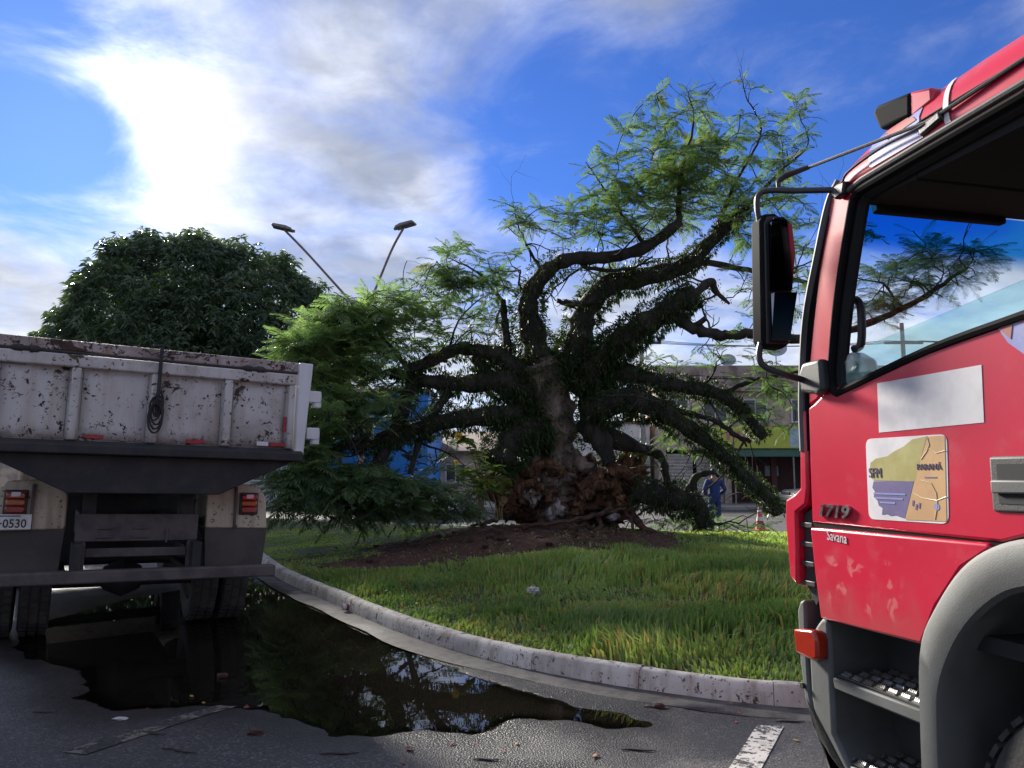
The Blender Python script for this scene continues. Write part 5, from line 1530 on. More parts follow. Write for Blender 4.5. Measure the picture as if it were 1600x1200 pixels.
    for c, d, fl, pale, fine in tips:
        nf = random.randint(4, 7) if not pale else random.randint(5, 8)
        tone = random.random()
        for k in range(nf):
            a = 2 * math.pi * (k + random.random() * .7) / nf
            v = np.array([math.cos(a), math.sin(a), random.uniform(-.25, .55)]) + d * .55
            p = c - d * random.uniform(0, .18)
            data[2 if fine else pale].append((p, v, fl * random.uniform(.65, 1.15), random.uniform(-.5, .5), min(1, max(0, tone * .6 + random.random() * .45))))
    for key, lst in data.items():
        if not lst: continue
        P = np.array([l[0] for l in lst]) - np.array(off); D = np.array([l[1] for l in lst]); Sc = np.array([l[2] for l in lst]); Ro = np.array([l[3] for l in lst]); C_ = np.array([l[4] for l in lst])
        ts = tf if key == 2 else tm
        sel = rng.integers(0, len(ts), len(P))
        VV, FF, RR, o_ = [], [], [], 0
        for q, t in enumerate(ts):
            s = sel == q
            if not s.any(): continue
            v, f = place_templates(t, P[s], D[s], Sc[s], Ro[s])
            VV.append(v); FF.append(f + o_); o_ += len(v); RR.append(np.repeat(C_[s], len(t[0])))
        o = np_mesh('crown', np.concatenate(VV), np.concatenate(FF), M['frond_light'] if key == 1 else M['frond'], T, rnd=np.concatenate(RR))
        o['kind'] = 'stuff'
        print('fronds', key, len(P), 'quads', sum(len(f) for f in FF))
    # red blossom clusters
    mb = MB()
    for px, py, dep in ((1068, 160, 15.4), (1058, 178, 15.4), (1095, 168, 15.4), (1160, 215, 16.5), (1195, 200, 16.5), (1198, 192, 16.5), (1105, 250, 15.9), (1100, 262, 15.9), (1172, 145, 16.6), (1236, 182, 16.6), (1160, 350, 16.4), (1228, 262, 16.6), (990, 265, 15.2), (958, 412, 15.4)):
        c = loc(at(px, py, dep))
        for k in range(14):
            q = c + Vector((random.gauss(0, .06), random.gauss(0, .05), random.gauss(0, .07)))
            a = Vector((random.gauss(0, 1), random.gauss(0, 1), random.gauss(0, 1))).normalized(); b = a.orthogonal().normalized(); s = random.uniform(.012, .026)
            mb.add([q - a * s, q + b * s * .6, q + a * s, q - b * s * .6], [(0, 1, 2, 3)])
    o = mb.build('blossoms', M['petal'], T, smooth=0); o['kind'] = 'stuff'
    # ---- the torn stump: shattered butt, arches of split wood, roots
    def lump(name, c, r, mat, amp=.35, seed=0, sub=4, squash=(1, 1, 1)):
        bm = bmesh.new(); bmesh.ops.create_icosphere(bm, subdivisions=sub, radius=1)
        rs_ = random.Random(seed)
        ph = [(Vector((rs_.gauss(0, 1), rs_.gauss(0, 1), rs_.gauss(0, 1))) * f_, rs_.random() * 6.28, a_) for f_, a_ in ((2.2, .45), (3.1, .45), (5, .35), (8, .32), (13, .28), (20, .22), (32, .17)) for _ in range(3)]
        for v in bm.verts:
            n_ = v.co.normalized(); k = 1 + amp * sum(a_ * math.sin(w_.dot(n_) + p_) for w_, p_, a_ in ph) / 1.6
            v.co = Vector((n_.x * r[0] * k, n_.y * r[1] * k, n_.z * r[2] * k)) + c
        me = bpy.data.meshes.new(name); bm.to_mesh(me); bm.free()
        me.polygons.foreach_set('use_smooth', [True] * len(me.polygons))
        return link_mesh(name, me, mat, T)
    W3 = lambda px, py, d: loc(at(px, py, d))
    lump('root_ball', W3(890, 785, 16.5), (1.30, .75, .62), M['clod'], .35, 2)
    lump('stump', W3(835, 765, 16.1), (.62, .50, .42), M['wood'], .55, 5, 5)
    lump('stump', W3(905, 760, 16.2), (.60, .50, .38), M['root'], .5, 9, 5)
    lump('stump', W3(955, 750, 16.2), (.55, .45, .36), M['wood'], .55, 14, 5)
    lump('stump', W3(985, 735, 16.3), (.24, .28, .42), M['wood'], .5, 21, 3)
    lump('stump', W3(800, 775, 15.9), (.28, .26, .40), M['wood'], .6, 31, 3)
    lump('grey_wood', W3(866, 792, 15.6), (.16, .12, .20), M['greywood'], .6, 41, 3)
    lump('grey_wood', W3(835, 770, 15.6), (.16, .10, .22), M['greywood'], .6, 44, 3)
    lump('grey_wood', W3(960, 806, 15.7), (.12, .10, .10), M['greywood'], .6, 46, 3)
    # ragged arches; solid dark lumps behind them stand in for shaded cavities
    for path, r0 in (([(902, 806, 15.6), (904, 785, 15.55), (918, 768, 15.5), (938, 757, 15.5), (958, 760, 15.5), (968, 776, 15.55), (976, 800, 15.6)], .11),
                     ([(792, 812, 15.6), (795, 785, 15.5), (808, 765, 15.45), (830, 755, 15.45), (850, 765, 15.5), (858, 790, 15.5)], .09),
                     ([(905, 765, 15.6), (935, 742, 15.6), (965, 735, 15.6), (990, 750, 15.7)], .13),
                     ([(780, 745, 15.8), (810, 735, 15.7), (845, 725, 15.6), (880, 738, 15.6)], .12)):
        Q = catmull([at(*p) for p in path], 9)
        mb = MB(); k = len(Q)
        mb.tube([loc(q + rng.normal(0, .022, 3)) for q in Q], [r0 * random.uniform(.55, 1.35) for _ in range(k)], 9, jit=.35)
        mb.build('split_wood', M['wood'], T, smooth=30)
    for c_, r_ in (((940, 790, 16.0), (.34, .2, .28)), ((822, 792, 15.95), (.28, .2, .26))):
        lump('hollow_shade_lump', W3(*c_), r_, M['clod'], .5, 3, 4)  # solid dark earth lump added as the shade inside an arch
    # splinters and hanging fibres
    for i in range(260):
        px = random.choice((random.uniform(780, 880), random.uniform(890, 1000))); py = random.uniform(728, 805)
        p = W3(px, py, random.uniform(15.45, 15.9))
        d = Vector((random.gauss(0, .5) + (px - 885) / 110, random.gauss(-.5, .3), random.gauss(.1, .7))).normalized()
        L = random.uniform(.10, .42); w = random.uniform(.006, .022)
        a = d.orthogonal().normalized(); b = d.cross(a)
        mb = MB(); mb.add([p + a * w, p + b * w * .5, p - a * w, p - b * w * .5, p + d * L + a * w * random.uniform(-1, 1)], [(0, 1, 4), (1, 2, 4), (2, 3, 4), (3, 0, 4), (3, 2, 1, 0)])
        mb.build('splinter', M['wood'] if random.random() < .75 else M['root'], T, smooth=0)
    for path, r0, r1 in (([(900, 815, 15.5), (940, 803, 15.2), (975, 795, 15.1), (955, 800, 15.0)], .05, .02), ([(800, 822, 14.8), (860, 818, 14.7), (920, 808, 14.9), (955, 795, 15.3)], .028, .05),
                         ([(935, 805, 15.2), (938, 825, 15.0), (932, 845, 14.8)], .055, .02), ([(938, 825, 15.0), (910, 838, 14.7), (890, 845, 14.5)], .035, .012), ([(985, 800, 15.6), (1000, 820, 15.3), (1030, 838, 15), (1062, 848, 14.9)], .10, .03),
                         ([(970, 790, 15.6), (985, 812, 15.3), (990, 835, 15.1)], .06, .02), ([(790, 805, 15.7), (765, 815, 15.4), (735, 822, 15.2)], .07, .02), ([(870, 812, 15.6), (850, 825, 15.2), (815, 830, 14.9)], .06, .02),
                         ([(840, 700, 16.0), (828, 725, 15.8), (800, 742, 15.7), (775, 752, 15.7)], .16, .10), ([(895, 710, 16.0), (915, 730, 15.8), (960, 745, 15.8)], .15, .12)):
        Q = catmull([at(*p) for p in path], 6)
        mb = MB(); mb.tube([loc(q + rng.normal(0, .012, 3)) for q in Q], list(np.linspace(r0, r1, len(Q)) * rng.uniform(.85, 1.15, len(Q))), 8, jit=.1)
        mb.build('root', M['pale_bark'] if r0 > .14 else M['root'], T, smooth=60)
    return T
fallen_tree()

# loose clods and debris on the torn earth
for i in range(46):
    x = rng.normal(.3, 1.7); y = rng.normal(14.2, .9)
    if soil_mask(np.array([x]), np.array([y]))[0] < .4: continue
    s = random.uniform(.03, .11)
    bm = bmesh.new(); bmesh.ops.create_icosphere(bm, subdivisions=1, radius=s)
    for v in bm.verts: v.co *= random.uniform(.65, 1.3); v.co.z *= .7
    me = bpy.data.meshes.new('earth_clod'); bm.to_mesh(me); bm.free()
    o = link_mesh('earth_clod', me, M['clod']); o.location = (x, y, float(island_h(np.array([x]), np.array([y]))[0]) + s * .25)
    set_props(o, 'red-brown clod of earth thrown up round the torn stump', 'clod', 'clods of torn-up earth')

# ------------------------------------------------------------------ mango tree behind the dump truck
def mango_tree():
    c = at(308, 560, 30.0)
    T = empty('mango_tree', (c.x, c.y, 0), 0, 'dense dark green round-crowned tree rising behind the dump truck', 'tree')
    mb = MB()
    mb.tube([(0, 0, -.1), (.05, .05, 1.0), (-.05, 0, 2.2), (.1, 0, 3.2)], [.55, .42, .38, .36], 14, jit=.06); mb.build('trunk', M['bark'], T, smooth=80)
    for k in range(9):
        a = k * .7; r = random.uniform(2.0, 4.0)
        mb = MB(); mb.tube([tuple(p) for p in catmull([(0, 0, 2.7), (math.cos(a) * r * .4, math.sin(a) * r * .4, 4.2), (math.cos(a) * r, math.sin(a) * r, random.uniform(5.5, 8.2))], 5)], list(np.linspace(.24, .06, 11)), 8); mb.build('limb', M['bark'], T, smooth=80)
    zc = c.z - .6; top = at(300, 370, 30).z
    Rx, Ry, Rz = 5.4, 5.0, top - zc - .25
    P, D, S, C_ = [], [], [], []
    ncl = 760
    for i in range(ncl):
        th = random.uniform(0, 2 * math.pi); cz = random.uniform(-.55, 1)
        if cz > 0: cz = cz ** .85
        s_ = math.sqrt(max(0, 1 - cz * cz))
        n = Vector((math.cos(th) * s_, math.sin(th) * s_, cz))
        k = random.uniform(.86, .98) + .04 * math.sin(th * 3 + 1) * s_ + .04 * math.sin(th * 7 + cz * 5)
        k *= (s_ ** 2.25 + abs(cz) ** 2.25) ** (-1 / 2.25)
        q = Vector((n.x * Rx * k, n.y * Ry * k, n.z * Rz * k + zc))
        if n.y > .5 and cz < .6 and random.random() < .6: continue
        rc = random.uniform(.40, .70); tone = random.random()
        for j in range(random.randint(11, 17)):
            u = Vector((random.gauss(0, 1), random.gauss(0, 1), random.gauss(0, 1))).normalized()
            if u.dot(n) < -.25: u = -u
            w = q + u * rc * random.uniform(.6, 1.0)
            out_ = (u + n * .7).normalized()
            t2 = min(1, max(0, tone * .55 + random.random() * .45))
            for l in range(9):
                a = 2 * math.pi * l / 9 + random.random()
                dv = Vector((math.cos(a), math.sin(a), random.uniform(-1.0, .25))) + out_ * .45
                P.append(w + Vector((random.gauss(0, .04), random.gauss(0, .04), random.gauss(0, .04)))); D.append(dv.normalized()); S.append(random.uniform(.20, .34)); C_.append(t2)
    # sparse inner leaves close the crown
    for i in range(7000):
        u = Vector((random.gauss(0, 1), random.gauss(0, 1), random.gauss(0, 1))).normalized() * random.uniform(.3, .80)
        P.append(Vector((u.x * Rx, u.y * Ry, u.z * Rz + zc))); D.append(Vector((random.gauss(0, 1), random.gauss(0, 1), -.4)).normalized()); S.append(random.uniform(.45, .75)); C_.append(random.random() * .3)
    P = np.array(P); D = np.array(D); S = np.array(S); m = len(P)
    Sd = np.cross(D, rng.normal(0, 1, (m, 3))); Sd /= np.linalg.norm(Sd, axis=1, keepdims=True)
    mid = P + D * (S * .5)[:, None]; tip = P + D * S[:, None] + np.array([0, 0, -1.0]) * (S * .30)[:, None]
    w = (S * .13)[:, None]
    V = np.stack([P, mid - Sd * w, tip, mid + Sd * w], 1)
    F = (np.arange(m) * 4)[:, None] + [0, 1, 2, 3]
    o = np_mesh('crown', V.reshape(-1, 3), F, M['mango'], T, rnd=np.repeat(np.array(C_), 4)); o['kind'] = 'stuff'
    print('mango leaves', m)
mango_tree()

# ------------------------------------------------------------------ yellow-flowered plant beside the stump
def flower_plant():
    b = at(770, 812, 14.6)
    g = float(island_h(np.array([b.x]), np.array([b.y]))[0])
    T = empty('flowering_plant', (b.x, b.y, g), 0, 'tall leggy weed with heart-shaped leaves and two yellow flowers beside the stump', 'plant')
    M['stem'] = mk('dry_stem', (0.22, 0.17, 0.08), 0.8, (0.13, 0.12, 0.05), 8.0)
    M['heart'] = leaf_mat('broad_leaves', (0.12, 0.18, 0.05), (0.28, 0.34, 0.12), .45)
    M['dry'] = leaf_mat('withered_leaves', (0.09, 0.055, 0.03), (0.20, 0.13, 0.07), .25)
    M['yellow'] = leaf_mat('yellow_petals', (0.55, 0.34, 0.012), (0.72, 0.50, 0.02), .3, tcol=(1, 1, .4))
    loc = lambda px, py, d=14.6: at(px, py, d) - Vector((b.x, b.y, g))
    stems = [[(775, 812), (760, 770), (742, 725), (732, 690), (722, 682)], [(778, 812), (770, 770), (752, 735), (745, 705)], [(782, 812), (778, 765), (772, 735), (782, 728)], [(770, 812), (752, 785), (738, 750), (722, 735)], [(785, 812), (786, 770), (790, 745)]]
    tipsL = []
    for s in stems:
        Q = catmull([loc(*p) for p in s], 6) + rng.normal(0, .006, (len(s) * 6 - 5, 3))
        mb = MB(); mb.tube([tuple(q) for q in Q], list(np.linspace(.014, .006, len(Q))), 7); mb.build('stem', M['stem'], T, smooth=80)
        tipsL.append(Q)
    def leaf(p, d, L, mat, name):
        d = Vector(d).normalized(); sd = d.cross(Vector((0, 0, 1))); sd = sd.normalized() if sd.length > .1 else Vector((1, 0, 0)); up = sd.cross(d)
        prof = [(0, .06), (.10, .36), (.28, .46), (.5, .40), (.75, .22), (1.0, .01)]
        mb = MB()
        for t, w in prof:
            for s in (-1, 0, 1):
                mb.v.append(tuple(Vector(p) + d * (L * t) + sd * (s * w * L) + up * (L * (.10 * abs(s) - .18 * t * t))))
        for i in range(len(prof) - 1):
            for j in range(2): mb.f.append((i * 3 + j, i * 3 + j + 1, i * 3 + j + 4, i * 3 + j + 3))
        o = mb.build(name, mat, T, smooth=80)
        a = o.data.attributes.new('rnd', 'FLOAT', 'POINT'); r = random.random(); a.data.foreach_set('value', [r] * len(o.data.vertices))
    for Q in tipsL:
        for i in range(len(Q) // 3, len(Q)):
            hgt = Q[i][2]
            for k in range(2 if hgt > .75 else 1):
                a = random.uniform(0, 6.28)
                if hgt > .70: leaf(Q[i], (math.cos(a), math.sin(a) - .2, random.uniform(-.5, .3)), random.uniform(.14, .26), M['heart'], 'leaf')
                else: leaf(Q[i], (math.cos(a), math.sin(a), -1.2), random.uniform(.10, .18), M['dry'], 'withered_leaf')
    for px, py, r in ((716, 681, .095), (713, 722, .06)):
        c = loc(px, py, 14.5)
        f = bpy.data.objects.new('flower', None); COL.objects.link(f); f.parent = T; f.location = c; f.rotation_euler = (R(65), R(-20), .3); f.empty_display_size = .05
        for k in range(12):
            a = k * math.pi / 6; u = Vector((math.cos(a), math.sin(a), 0)); v = Vector((-u.y, u.x, 0))
            mb = MB(); mb.add([u * r * .2, u * r * .6 - v * r * .2 + Vector((0, 0, .01)), u * r - Vector((0, 0, .02)), u * r * .6 + v * r * .2 + Vector((0, 0, .01))], [(0, 1, 2, 3)])
            mb.build('petal', M['yellow'], f, smooth=0)
        mb = MB(); mb.lathe([(.001, .02), (r * .2, .012), (r * .24, -.01), (.001, -.02)], 12, 'z'); mb.build('flower_eye', M['stem'], f)
flower_plant()

# ------------------------------------------------------------------ street lamp with two arms
def street_lamp():
    top = at(569, 494, 26); l0, l1 = at(455, 368, 26), at(624, 362, 26)
    T = empty('street_lamp', (top.x, top.y, 0), 0, 'tall double-armed street lamp with two flat heads behind the uprooted tree', 'street lamp')
    o = Vector((top.x, top.y, 0))
    mb = MB(); mb.tube([(0, 0, -.1), (0, 0, 1.2), (0, 0, top.z + .15)], [.13, .11, .075], 14); mb.lathe([(.20, 0), (.20, .05), (.14, .09), (.14, .3)], 16); mb.build('pole', M['lamp_metal'], T)
    for end, px, py in ((l0, 442, 357), (l1, 633, 353)):
        e = end - o; t = Vector((0, 0, top.z)); hd = at(px, py, 26) - o
        m1 = t + (e - t) * .80
        mb = MB(); mb.tube([tuple(p) for p in catmull([tuple(t), tuple(t + (e - t) * .4), tuple(m1), tuple(e + (hd - e) * .85)], 5)], .040, 10); mb.build('arm', M['lamp_metal'], T)
        d = (hd - t); d.z = 0; d.normalize(); ang = math.atan2(d.y, d.x)
        hb = bpy.data.objects.new('lamp_head', None); COL.objects.link(hb); hb.parent = T; hb.location = hd; hb.rotation_euler = (0, R(-12), ang); hb.empty_display_size = .1
        mb = MB(); mb.prism([(-.34, -.02), (-.30, .05), (-.10, .09), (.30, .07), (.36, .03), (.36, -.02)], -.19, .19, 'y'); mb.build('housing', M['lamp_head'], hb, .02)
        mb = MB(); mb.span(-.05, .33, -.16, .16, -.035, -.021); mb.build('lens', M['lamp_glass'], hb, .004)
        mb = MB(); mb.box((-.30, 0, .0), (.22, .09, .08)); mb.build('spigot', M['lamp_metal'], hb, .01)
street_lamp()
# ------------------------------------------------------------------ far side of the street
M['beige'] = mk('beige_render', (0.52, 0.41, 0.31), .9, (0.30, 0.24, 0.20), 1.2, bmp=.3, bscale=20)
M['parapet'] = mk('weathered_parapet', (0.36, 0.29, 0.245), .9, (0.16, 0.12, 0.10), 1.6, bmp=.4, bscale=12, stretch=(1, 1, .4))
M['sign_green'] = mk('lime_sign', (0.45, 0.47, 0.05), .5, (0.40, 0.42, 0.05), 2.0)
M['sign_pink'] = mk('sign_print', (0.42, 0.16, 0.15), .5)
M['sign_blue'] = mk('pale_blue_print', (0.40, 0.52, 0.58), .5, (0.30, 0.40, 0.44), 3)
M['awning'] = mk('green_awning', (0.03, 0.10, 0.075), .7, (0.022, 0.07, 0.055), 3)
M['shop'] = mk('dark_red_shopfront', (0.09, 0.018, 0.018), .6, (0.05, 0.014, 0.014), 2)
M['pane'] = mk('window_pane', (0.03, 0.035, 0.042), .12)
M['shutter'] = mk('roller_shutter', (0.40, 0.37, 0.33), .6, (0.30, 0.27, 0.24), 3)
M['bluewall'] = mk('bright_blue_wall', (0.012, 0.19, 0.58), .6, (0.010, 0.15, 0.50), 1.5)
M['whitewall'] = mk('white_render', (0.62, 0.61, 0.60), .85, (0.48, 0.46, 0.45), 1.2)
M['rooftile'] = mk('brown_roof', (0.15, 0.10, 0.085), .85, (0.08, 0.055, 0.05), 3)
M['pavement'] = mk('pavement_concrete', (0.30, 0.27, 0.24), .85, (0.20, 0.17, 0.15), 2, bmp=.3)
M['concrete'] = mk('pole_concrete', (0.28, 0.26, 0.24), .9, (0.20, 0.18, 0.17), 3, bmp=.3)
M['silver'] = mk('silver_car_paint', (0.42, 0.43, 0.44), .3, (0.38, 0.39, 0.40), 3, metal=.5, coat=.5)
M['carwhite'] = mk('white_car_paint', (0.60, 0.60, 0.60), .3, (0.55, 0.55, 0.55), 3, coat=.5)
M['dish'] = mk('dish_grey', (0.34, 0.37, 0.40), .5)

Y0 = 40.0                                             # street front line
pv_ = MB(); pv_.span(-70, 70, 35.8, 60, -.05, .14)
set_props(pv_.build('pavement', M['pavement'], bevel=.02), 'pale concrete pavement along the shops', kind='structure')

def window(parent, x, z, w, h, y, depth=.12):
    mb = MB(); mb.span(x - w / 2, x + w / 2, y - .02, y + .03, z, z + h); p = mb.build('window', M['pane'], parent)
    mb = MB()
    for a, b, c, d in ((x - w / 2 - .05, x - w / 2 + .03, z - .05, z + h + .05), (x + w / 2 - .03, x + w / 2 + .05, z - .05, z + h + .05), (x - .025, x + .025, z, z + h)):
        mb.span(a, b, y - .06, y - .021, c, d)
    for c, d in ((z - .05, z + .03), (z + h - .03, z + h + .05)):
        mb.span(x - w / 2 + .03, x + w / 2 - .03, y - .058, y - .0225, c, d)
    mb.build('window_frame', M['whitewall'], p)
    mb = MB(); mb.span(x - w / 2 - .12, x + w / 2 + .12, y - .14, y - .005, z - .13, z - .05); mb.build('window_sill', M['parapet'], p)
def shutter_door(parent, x0, x1, z1, y):
    root = bpy.data.objects.new('shutter', None); COL.objects.link(root); root.parent = parent
    n = int(z1 / .18)
    for i in range(n):
        mb = MB(); z = .15 + (z1 - .15) * i / n; h = (z1 - .15) / n
        mb.prism([(y - .02, z), (y - .05, z + h * .5), (y - .02, z + h * .94), (y, z + h * .94), (y, z)], x0, x1, 'x'); mb.build('shutter_slat', M['shutter'], root)

def beige_shops():
    x0, x1 = 7.6, 21.0
    zt = at(1150, 576, Y0 + 1.5).z
    T = empty('beige_shop_building', ((x0 + x1) / 2, Y0, 0), 0, 'two-storey beige shop building with weathered parapet and lime green sign', 'building')
    ox = (x0 + x1) / 2
    def part(name, mat, a, b, c, d, e, f, bev=0, par=T):
        mb = MB(); mb.span(a - ox, b - ox, c - Y0, d - Y0, e, f); return mb.build(name, M[mat], par, bev)
    part('wall', 'beige', x0, x1, Y0, Y0 + 10, 2.9, zt - 1.25)
    part('parapet', 'parapet', x0 - .1, x1 + .1, Y0 - .15, Y0 + 10.1, zt - 1.25, zt, .03)
    part('cornice', 'parapet', x0 - .2, x1 + .2, Y0 - .5, Y0 - .152, zt - 1.40, zt - 1.15, .03)
    part('ground_floor_wall', 'beige', x0, x0 + .4, Y0 + .02, Y0 + 9.9, .14, 2.9)
    part('ground_floor_wall', 'beige', x1 - .4, x1, Y0 + .02, Y0 + 9.9, .14, 2.9)
    part('shop_back_wall', 'shop', x0 + .4, x1 - .4, Y0 + 3.5, Y0 + 3.7, .14, 2.9)
    part('shop_divider', 'beige', 11.0, 11.35, Y0 + .03, Y0 + 3.5, .14, 2.9)
    for x in (13.6, 16.5):
        part('shop_post', 'shop', x - .14, x + .14, Y0 + .1, Y0 + .35, .14, 2.9)
    for (x, z, w_, h_) in ((12.9, 1.55, .75, .55), (14.6, 1.55, .75, .55)):
        part('poster', 'sign_blue', x - w_ / 2, x + w_ / 2, Y0 + 3.46, Y0 + 3.49, z, z + h_)
    sg = part('shop_sign', 'sign_green', 10.3, 15.6, Y0 - .55, Y0 - .40, 2.95, 4.05, .02)
    rnd_ = random.Random(5)
    for i in range(7):                                 # unreadable printed shapes
        x = 11.0 + i * .28
        part('sign_print', 'sign_pink', x, x + .18, Y0 - .556, Y0 - .551, 3.25 + rnd_.random() * .2, 3.6 + rnd_.random() * .25, .02, sg)
    part('sign_print', 'sign_blue', 14.25, 15.5, Y0 - .556, Y0 - .551, 3.02, 3.98, .02, sg)
    mb = MB(); mb.prism([(-2.0, 2.55), (-.4, 2.92), (-.4, 2.86), (-2.0, 2.49)], 10.3 - ox, 18.5 - ox, 'x'); mb.build('awning', M['awning'], T)
    for x in (11.0, 13.9, 15.3, 18.0):
        mb = MB(); mb.tube([(x - ox, -1.9, .14), (x - ox, -1.9, 2.52)], .04, 8); mb.build('awning_post', M['concrete'], T)
    for x in (8.6, 10.6, 12.7, 15.2, 17.6):
        window(T, x - ox, 4.35, 1.2, 1.15, 0)
    Tt = T
    s = bpy.data.objects.new('shutter_front', None)
    bpy.data.objects.remove(s)
    shutter_door(T, 8.05 - ox, 9.4 - ox, 2.7, .2); shutter_door(T, 9.6 - ox, 10.95 - ox, 2.7, .2)
    return zt
zt_b = beige_shops()
def dish(px, py, r, lab):
    c = at(px, py, Y0 + 1.2)
    T = empty('satellite_dish', (c.x, c.y, zt_b), 0, lab, 'satellite dish')
    mb = MB(); mb.tube([(0, 0, -.02), (0, 0, max(.12, c.z - zt_b))], .03, 8); mb.build('mast', M['concrete'], T)
    mb = MB(); mb.lathe([(.001, .0), (r * .5, .04), (r * .85, .12), (r, .18), (r * .98, .19), (r * .5, .06), (.001, .02)], 20, 'z')
    o = mb.build('reflector', M['dish'], T); o.location = (0, -.05, max(.12, c.z - zt_b)); o.rotation_euler = (R(55), R(-20), 0)
    mb = MB(); mb.tube([(0, 0, 0), (0, 0, .42)], .015, 6); o2 = mb.build('feed_arm', M['concrete'], T); o2.location = o.location; o2.rotation_euler = o.rotation_euler
dish(1137, 566, .42, 'grey satellite dish on the parapet of the beige building')
dish(1212, 548, .55, 'larger satellite dish high on the beige building beside the truck mirror')

def simple_house(name, x0, x1, y, h, wall, label, roof=None, wins=(), lay=8.0):
    ox = (x0 + x1) / 2
    T = empty(name, (ox, y, 0), 0, label, 'building')
    mb = MB(); mb.span(x0 - ox, x1 - ox, 0, lay, .10, h); mb.build('wall', M[wall], T, .02)
    if roof:
        mb = MB(); mb.prism([(-.7, h - .05), (lay / 2, h + 1.3), (lay + .7, h - .05), (lay + .7, h - .18), (-.7, h - .18)], x0 - ox - .4, x1 - ox + .4, 'x'); mb.build('roof', M[roof], T, .02)
    else:
        mb = MB(); mb.span(x0 - ox - .06, x1 - ox + .06, -.08, lay + .08, h, h + .18); mb.build('coping', M['parapet'], T, .02)
    for (wx, wz, ww, wh) in wins: window(T, wx - ox, wz, ww, wh, 0)
    return T
bx0, bx1 = at(470, 650, 37).x, at(668, 650, 37).x
T = simple_house('blue_building', bx0, bx1, 37.2, at(600, 612, 37).z, 'bluewall', 'bright blue flat-roofed building glimpsed through the branches', None, [(bx0 + .9, 3.4, .9, 1.0), (bx0 + 3.0, 3.4, .9, 1.0)])
for x in (bx0 + 1.9, bx0 + 4.1):
    mb = MB(); mb.span(x - (bx0 + bx1) / 2 - .05, x - (bx0 + bx1) / 2 + .05, -.03, -.002, .12, at(600, 614, 37).z - .1); mb.build('wall_joint', M['pane'], T)
simple_house('cream_house', at(676, 700, 44).x, at(800, 700, 44).x, 44.0, 3.0, 'beige', 'low cream house with brown tiled roof behind the tree', 'rooftile', [(-3.2, 1.2, 1.1, 1.0), (-1.2, 1.2, 1.1, 1.0)])
T = simple_house('white_shutter_shop', at(880, 700, 42).x, 7.35, 41.0, 4.3, 'whitewall', 'low white shop with a cream roller shutter behind the stump', None, [])
sx = (at(880, 700, 42).x + 7.35) / 2
shutter_door(T, 4.2 - sx, 6.0 - sx, 2.8, -.01); shutter_door(T, 6.1 - sx, 7.2 - sx, 2.8, -.01)
simple_house('white_house', -19, bx0 - .6, 42, 4.4, 'whitewall', 'white house behind the dump truck and the mango tree', 'rooftile', [(-16, 1.3, 1.3, 1.2), (-13.4, 1.3, 1.3, 1.2)])
simple_house('grey_house', 21.6, 33, 41, 5.6, 'whitewall', 'pale two-storey house hidden behind the red truck', None, [(24, 3.4, 1.2, 1.1), (28, 3.4, 1.2, 1.1), (24, 1.0, 1.2, 1.1)])
simple_house('corner_house', -42, -20, 44, 5.0, 'beige', 'beige house far left beyond the dump truck', 'rooftile', [(-30, 1.3, 1.3, 1.2), (-24, 1.3, 1.3, 1.2)])

# utility poles and wires
poles = []
for px, d, lab in ((1005, 35.0, 'grey concrete utility pole behind the stump'), (1420, 35.0, 'grey concrete utility pole behind the red truck cab')):
    c = at(px, 700, d)
    T = empty('utility_pole', (c.x, c.y, 0), 0, lab, 'utility pole')
    mb = MB(); mb.tube([(0, 0, -.1), (0, 0, 8.6)], [.16, .10], 12); mb.build('pole', M['concrete'], T)
    mb = MB(); mb.span(-.9, .9, -.14, -.04, 7.6, 7.72); mb.build('cross_arm', M['rooftile'], T, .01)
    poles.append(c)
for k, (za, zb, dx) in enumerate(((7.75, 7.75, -.8), (7.75, 7.75, .0), (7.75, 7.75, .8), (6.3, 6.3, 0))):
    pts = []
    xs_ = [-60, poles[0].x, poles[1].x, 80]
    for a, b in zip(xs_[:-1], xs_[1:]):
        for i in range(12):
            t = i / 12; pts.append((a + (b - a) * t + dx, poles[0].y - .12, za - .55 * 4 * t * (1 - t) * min(1, abs(b - a) / 25)))
    mb = MB(); mb.tube(pts, .014, 5)
    set_props(mb.build('overhead_wire', M['rubber']), 'lower black cable slung on the utility poles below their cross arms' if k == 3 else 'black power wire strung along the cross arms of the utility poles', 'wire', 'overhead wires')

